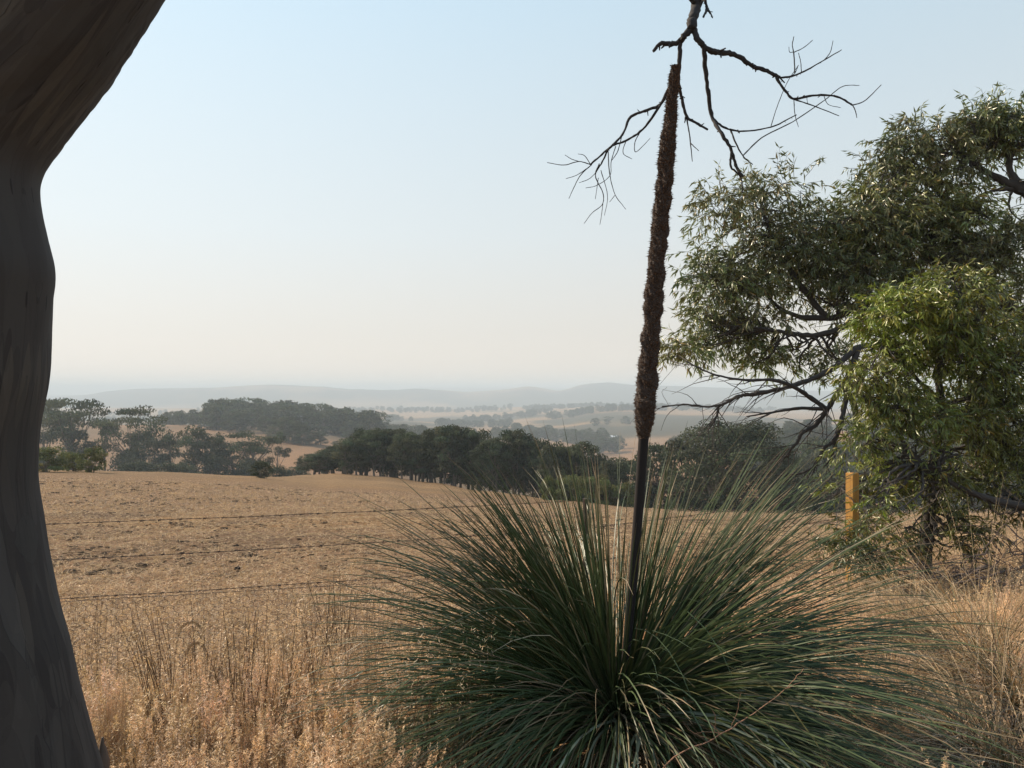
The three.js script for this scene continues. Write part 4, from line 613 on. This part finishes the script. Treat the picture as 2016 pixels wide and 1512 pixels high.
function scatter(name, label, geos, n, place, sc) { // uncountable: joined copies
  const lists = geos.map(() => []), q = new THREE.Quaternion(), e = new THREE.Euler();
  for (let k = 0; k < n; k++) { const s = place(k); if (!s) continue; const [x, z, k2 = 1] = s, h = rr(...sc) * k2, y = groundY(x, z) - 0.01; e.set(rr(-0.15, 0.15), rnd() * 6.28, rr(-0.15, 0.15)); lists[Math.floor(rnd() * geos.length)].push(new THREE.Matrix4().compose(V(x, y, z), q.clone().setFromEuler(e), V(h * rr(0.8, 1.2), h, h * rr(0.8, 1.2)))); }
  lists.forEach((l, i) => { if (!l.length) return; const im = new THREE.InstancedMesh(geos[i], straw, l.length); im.name = numbered(name); const c = new THREE.Color(); l.forEach((m, k) => { im.setMatrixAt(k, m); const v = name === 'short_grass' ? rr(0.45, 1.3) : rr(0.75, 1.2); im.setColorAt(k, c.setRGB(v, v * rr(0.94, 1.02), v * rr(0.85, 1.05))); }); im.castShadow = im.receiveShadow = true; scene.add(im); tag(im, label[i % label.length], 'grass', null, 'stuff'); });
}
const at = (lo, hi, p = 1, pa = -200, pb = 2200) => { const D = lo + (hi - lo) * Math.pow(rnd(), p), px = rr(pa, pb); return [(px - 1008) / F * D, -D, px, D]; };
const tall = [grassModel(201, { blades: 26, stems: 10, seeds: 34, r: 0.05, spread: 0.9, len: 0.36, bend: 1.3, stem: 0.5 }), grassModel(202, { blades: 28, stems: 8, seeds: 40, r: 0.06, spread: 1.1, len: 0.3, bend: 1.6, stem: 0.42 }), grassModel(206, { blades: 16, stems: 12, seeds: 9, r: 0.08, spread: 1.5, len: 0.55, bend: 1.5, stem: 0.6 })];
const stalks = [grassModel(203, { blades: 5, stems: 9, seeds: 5, r: 0.06, spread: 0.4, len: 0.4, bend: 0.5, stem: 0.72, dark: true, sw: 0.0017 })];
const shortT = [grassModel(204, { blades: 26, stems: 0, seeds: 0, r: 0.06, spread: 1.6, len: 0.085, bend: 1.0, stem: 0.1 }), grassModel(205, { blades: 16, stems: 2, seeds: 4, r: 0.08, spread: 2.2, len: 0.12, bend: 0.8, stem: 0.14 })];
reseed(210);
scatter('tall_dry_grass', ['feathery pale dry grass in seed along the near side of the fence', 'matted straw-coloured dry grass in the foreground at both sides of the grass tree'], tall, 4000, () => { const [x, z, px, D] = at(2.6, 6.0, 0.8); const fz = -4.68 + (x) * -0.285; const past = -z - (-fz); if (px < 1150 ? past > 0.02 && rnd() < 0.92 : past > 0.5 && rnd() < smooth(0.4, 1.3, past)) return null; if (rnd() < 0.75 * smooth(0.15, -0.45, noise(x * 3.1, z * 3.1))) return null; if (Math.hypot(x - 0.48, z + 3.6) < 0.55 || (x > -0.2 && x < 2.2 && z > -3.6 && rnd() < 0.75)) return null; return [x, z, (0.82 + 0.35 * noise(x * 1.3 + 7, z * 1.3)) * rr(0.6, 1.15) * (px < 1150 ? lerp(1.05, 0.72, smooth(-0.9, 0.1, past)) : 1)]; }, [0.6, 1.0]);
reseed(211);
scatter('dry_stalks', ['thin upright brown stalks rising from the dry grass by the fence'], stalks, 420, () => { const [x, z, px] = at(3.0, 4.6); if (noise(x * 2.6 + 2, z * 2.6) < 0.32 || px > 1000) return null; return [x, z]; }, [0.7, 1.05]);
reseed(212);
scatter('short_grass', ['short grazed dry grass covering the paddock', 'sparse dry stubble over the bare paddock soil'], shortT, 42000, () => { const [x, z, px, D] = at(4, 48, 1.7); if (D > 6 && D < 30 && fbm(x * 0.5, z * 0.5 + 9, 3) * 0.55 + fbm(x * 0.11 + 3, z * 0.11, 4) * 0.5 > 0.1 && rnd() < 0.75) return null; if (D > 7.5 && D < 20 && rnd() < 0.5) return null; return [x, z, D < 9 ? 1 : lerp(1, 1.9, smooth(9, 40, D))]; }, [0.5, 1.25]);
{ // clods and old dung
  reseed(213); const g = new THREE.IcosahedronGeometry(1, 1), p = g.attributes.position; for (let k = 0; k < p.count; k++) { const s = 1 + 0.35 * noise(p.getX(k) * 2.3 + 5, p.getY(k) * 2.3 + p.getZ(k) * 3.1); p.setXYZ(k, p.getX(k) * s, p.getY(k) * s * 0.5, p.getZ(k) * s); } g.computeVertexNormals();
  const L = []; for (let k = 0; k < 15000; k++) { const [x, z, px, D] = at(5.5, 50, 1.4, 0, 2016); if (fbm(x * 0.3 + 5, z * 0.3, 3) + 0.25 * noise(x * 1.7, z * 1.7) < rr(-0.1, 0.25)) continue; const s = rr(0.008, 0.034) * (rnd() < 0.06 ? 1.7 : 1) * lerp(1, 1.8, smooth(12, 40, D)); L.push(new THREE.Matrix4().compose(V(x, groundY(x, z) + s * 0.2, z), new THREE.Quaternion().setFromAxisAngle(V(0, 1, 0), rnd() * 6), V(s * rr(0.8, 1.6), s, s * rr(0.8, 1.6)))); }
  const im = new THREE.InstancedMesh(g, new THREE.MeshPhysicalMaterial({ color: C(0.06, 0.042, 0.03), roughness: 1, specularIntensity: 0.1 }), L.length); im.name = 'soil_clods'; L.forEach((m, k) => im.setMatrixAt(k, m)); scene.add(im); tag(im, 'small dark clods and crumbs scattered over the paddock', 'clods', null, 'stuff');
  const c = new THREE.Mesh(g, new THREE.MeshPhysicalMaterial({ color: C(0.022, 0.018, 0.017), roughness: 1, specularIntensity: 0.1 })); c.name = 'cow_pat'; const D = 8.9, x = (467 - 1008) / F * D; c.position.set(x, groundY(x, -D) + 0.03, -D); c.scale.set(0.04, 0.06, 0.04); scene.add(c); tag(c, 'single black lump of dung on the paddock between the second and third wires', 'dung');
}
function stalkClump(px, D, n, h, lean, label) { // dry upright stalks with small seed heads
  const t = thing('stalk_clump', label, 'grass', 'clumps of tall dry stalks by the fence'), x = (px - 1008) / F * D, o = V(x, groundY(x, -D), -D), st = new MB(), hd = new MB();
  for (let k = 0; k < n; k++) {
    const a = rnd() * 6.28, s = rr(0.02, 0.26), v = rr(0.7, 1.4), p = o.clone().add(V(rr(-0.07, 0.07), 0, rr(-0.07, 0.07))), d = V(Math.cos(a) * s + lean, 1, Math.sin(a) * s).normalize(), L = h * rr(0.6, 1.05), q = p.clone().addScaledVector(d, L * 0.55), e = q.clone().addScaledVector(d.clone().add(V(rr(-0.15, 0.15) + lean, 0, rr(-0.1, 0.1))).normalize(), L * 0.45);
    st.tube(...curve([p, q, e], [0.0021, 0.0011], 4), 4, [0.17 * v, 0.11 * v, 0.058 * v]);
    for (let z = 0; z < 16; z++) { const c = e.clone().lerp(q, rr(-0.02, 0.3)).add(V(rr(-1, 1), rr(-1, 1), rr(-1, 1)).multiplyScalar(0.008)), u = V(rr(-1, 1), rr(0, 1.4), rr(-1, 1)).setLength(rr(0.006, 0.012)), w = V(rr(-1, 1), rr(-1, 1), rr(-1, 1)).cross(u).setLength(0.0022); hd.quad(c.clone().sub(u), c.clone().add(w), c.clone().add(u), c.clone().sub(w), [0.5 * v, 0.35 * v, 0.19 * v]); }
  }
  st.build('stems', straw, t).userData.kind = 'stuff'; hd.build('seed_heads', straw, t).userData.kind = 'stuff';
}
reseed(216);
stalkClump(322, 3.75, 26, 0.62, -0.12, 'leftmost clump of tall brown stalks, leaning left, in the grass by the big trunk');
stalkClump(392, 3.6, 12, 0.5, 0.05, 'thin clump of brown stalks second from the big trunk');
stalkClump(492, 3.65, 24, 0.64, 0.02, 'dense upright clump of brown stalks midway between trunk and grass tree');
stalkClump(560, 3.55, 16, 0.6, 0.12, 'clump of brown stalks leaning right, midway between trunk and grass tree');
stalkClump(664, 4.15, 34, 0.68, 0.0, 'tallest tight clump of tan stalks reaching the lowest wire, left of the grass tree');
stalkClump(612, 3.9, 14, 0.55, -0.05, 'short sparse clump of stalks left of the tallest tan clump');
function tussock(px, D, n, L, lean, label) { // arching green-tan grass tussock
  const t = thing('grass_tussock', label, 'grass', null), m = new MB(), x = (px - 1008) / F * D, o = V(x, groundY(x, -D), -D);
  for (let k = 0; k < n; k++) {
    const a = rnd() * 6.28, s = rr(0.2, 1.0), v = rr(0.6, 1.3), gr = rnd(), col = gr < 0.25 ? [0.1 * v, 0.075 * v, 0.045 * v] : gr < 0.55 ? [0.2 * v, 0.2 * v, 0.08 * v] : [0.62 * v, 0.45 * v, 0.25 * v], p = o.clone().add(V(rr(-0.12, 0.12), 0, rr(-0.12, 0.12))), d = V(Math.cos(a) * s + lean, 1.1, Math.sin(a) * s).normalize(), len = L * rr(0.5, 1.1), pts = [p.clone()], rad = [0.002];
    for (let q = 1; q <= 6; q++) { d.add(V(0, -rr(0.18, 0.38), 0)).normalize(); p.addScaledVector(d, len / 6); p.y = Math.max(p.y, groundY(p.x, p.z) + 0.01); pts.push(p.clone()); rad.push(0.002 * (1 - q / 6) + 0.0004); }
    m.tube(pts, rad, 3, col);
  }
  for (let k = 0; k < n * 0.09; k++) { const a = rnd() * 6.28, v = rr(0.8, 1.3), d = V(Math.cos(a) * rr(0.3, 1.1) + lean, 1.1, Math.sin(a) * rr(0.3, 1.1)).normalize(), p = o.clone(), pts = [p.clone()], rad = [0.0018], col = [0.62 * v, 0.47 * v, 0.28 * v]; for (let q = 1; q <= 7; q++) { d.add(V(0, -rr(0.1, 0.26), 0)).normalize(); p.addScaledVector(d, L * 1.5 / 7 * rr(0.8, 1.1)); p.y = Math.max(p.y, groundY(p.x, p.z) + 0.02); pts.push(p.clone()); rad.push(0.0018 * (1 - q / 8)); } m.tube(pts, rad, 3, col); }
  m.build('blades', straw, t).userData.kind = 'stuff';
}
reseed(220);
{ // bleached straws lying about
  reseed(214); const g = new THREE.CylinderGeometry(0.0014, 0.001, 1, 3), L = []; for (let k = 0; k < 60000; k++) { const [x, z, px, D] = at(4.2, 26, 1.5); const q = new THREE.Quaternion().setFromEuler(new THREE.Euler(Math.PI / 2 + rr(-0.3, 0.3), 0, rnd() * 6.28)), l = rr(0.05, 0.2), w = lerp(1, 2.2, smooth(5, 22, D)); L.push(new THREE.Matrix4().compose(V(x, groundY(x, z) + rr(0.01, 0.035), z), q, V(w, l, w))); }
  const im = new THREE.InstancedMesh(g, mat({ color: C(0.64, 0.46, 0.27) }), L.length); im.name = 'straw_litter'; L.forEach((m, k) => im.setMatrixAt(k, m)); scene.add(im); tag(im, 'bleached straws lying loose over the paddock', 'straw', null, 'stuff');
}
tussock(1930, 4.5, 1300, 0.85, -0.7, 'large arching green and tan tussock at the right edge below the fallen twigs');
tussock(2010, 3.9, 900, 0.8, -0.7, 'dark drooping tussock cut by the right edge, nearest of the right-hand tussocks');
tussock(1800, 5.2, 800, 0.62, -0.4, 'smaller tan tussock between the timber post and the right-hand tussocks');
tussock(1960, 3.3, 700, 0.65, -0.6, 'low tussock in the bottom right corner');
tussock(1760, 4.0, 500, 0.5, -0.2, 'flattened brown tussock under the right-hand tips of the grass tree');

// a few single stems that stand out
reseed(230);
function fuzzyHead(pts, label) { // dry stalk ending in a drooping woolly seed head
  const t = thing('seed_stalk', label, 'grass'), D = 3.6, q = pts.map(([x, y]) => P(x, y, D)), st = new MB(), hd = new MB(), g = q[0].clone(); g.y = groundY(g.x, g.z); g.x -= 0.03;
  st.tube(...curve([g, q[0].clone().lerp(g, 0.4), q[0], q[1]], [0.0024, 0.0014], 5), 4); st.build('stem', mat({ color: C(0.2, 0.13, 0.07) }), t);
  const [c] = curve(q.slice(1), [1, 1], 8);
  for (const p of c) for (let k = 0; k < 26; k++) { const d = V(rr(-1, 1), rr(-1, 1), rr(-1, 1)).normalize(), a = p.clone().addScaledVector(d, 0.004), w = V(rr(-1, 1), rr(-1, 1), rr(-1, 1)).cross(d).setLength(0.0016), v = rr(0.7, 1.4); hd.tri(a.clone().add(w), a.clone().sub(w), p.clone().addScaledVector(d, rr(0.006, 0.0105)), [0.36 * v, 0.25 * v, 0.14 * v]); }
  hd.build('seed_head', mat({ vertexColors: true }), t).userData.kind = 'stuff';
}
fuzzyHead([[345, 1290], [352, 1248], [360, 1233], [372, 1226], [386, 1227], [394, 1236]], 'woolly brown seed head arching on its stalk left of the leftmost stalk clump');
fuzzyHead([[362, 1320], [366, 1286], [373, 1274], [384, 1266], [396, 1268], [402, 1275]], 'lower woolly brown seed head just below the arching one');
{ // reddish dry stem lying across the grass tree
  const t = thing('dry_stem', 'thin reddish dry stem with side twigs leaning across the lower right of the grass tree', 'stem'), m = new MB(), D = 2.75, L = (a, r0, r1) => m.tube(...curve(a.map(([x, y, d = D]) => P(x, y, d)), [r0, r1], 5, 0.002), 4);
  const b = P(1235, 1590, 2.8); b.y = groundY(b.x, b.z); m.tube(...curve([b, P(1310, 1506, D), P(1420, 1446, D), P(1482, 1404, D), P(1545, 1358, D), P(1582, 1316, D)], [0.0026, 0.001], 6, 0.003), 5);
  L([[1420, 1446], [1400, 1425], [1378, 1412]], 0.0014, 0.0006); L([[1420, 1446], [1392, 1440], [1370, 1444]], 0.0014, 0.0006); L([[1440, 1432], [1452, 1398], [1458, 1366]], 0.0014, 0.0006); L([[1405, 1450], [1408, 1410], [1398, 1392]], 0.0013, 0.0006); L([[1545, 1358], [1568, 1346], [1584, 1342]], 0.001, 0.0005); L([[1395, 1455], [1360, 1440], [1344, 1420]], 0.0012, 0.0005);
  m.build('stem', mat({ color: C(0.3, 0.16, 0.1) }), t, true);
}

renderer.render(scene, camera);
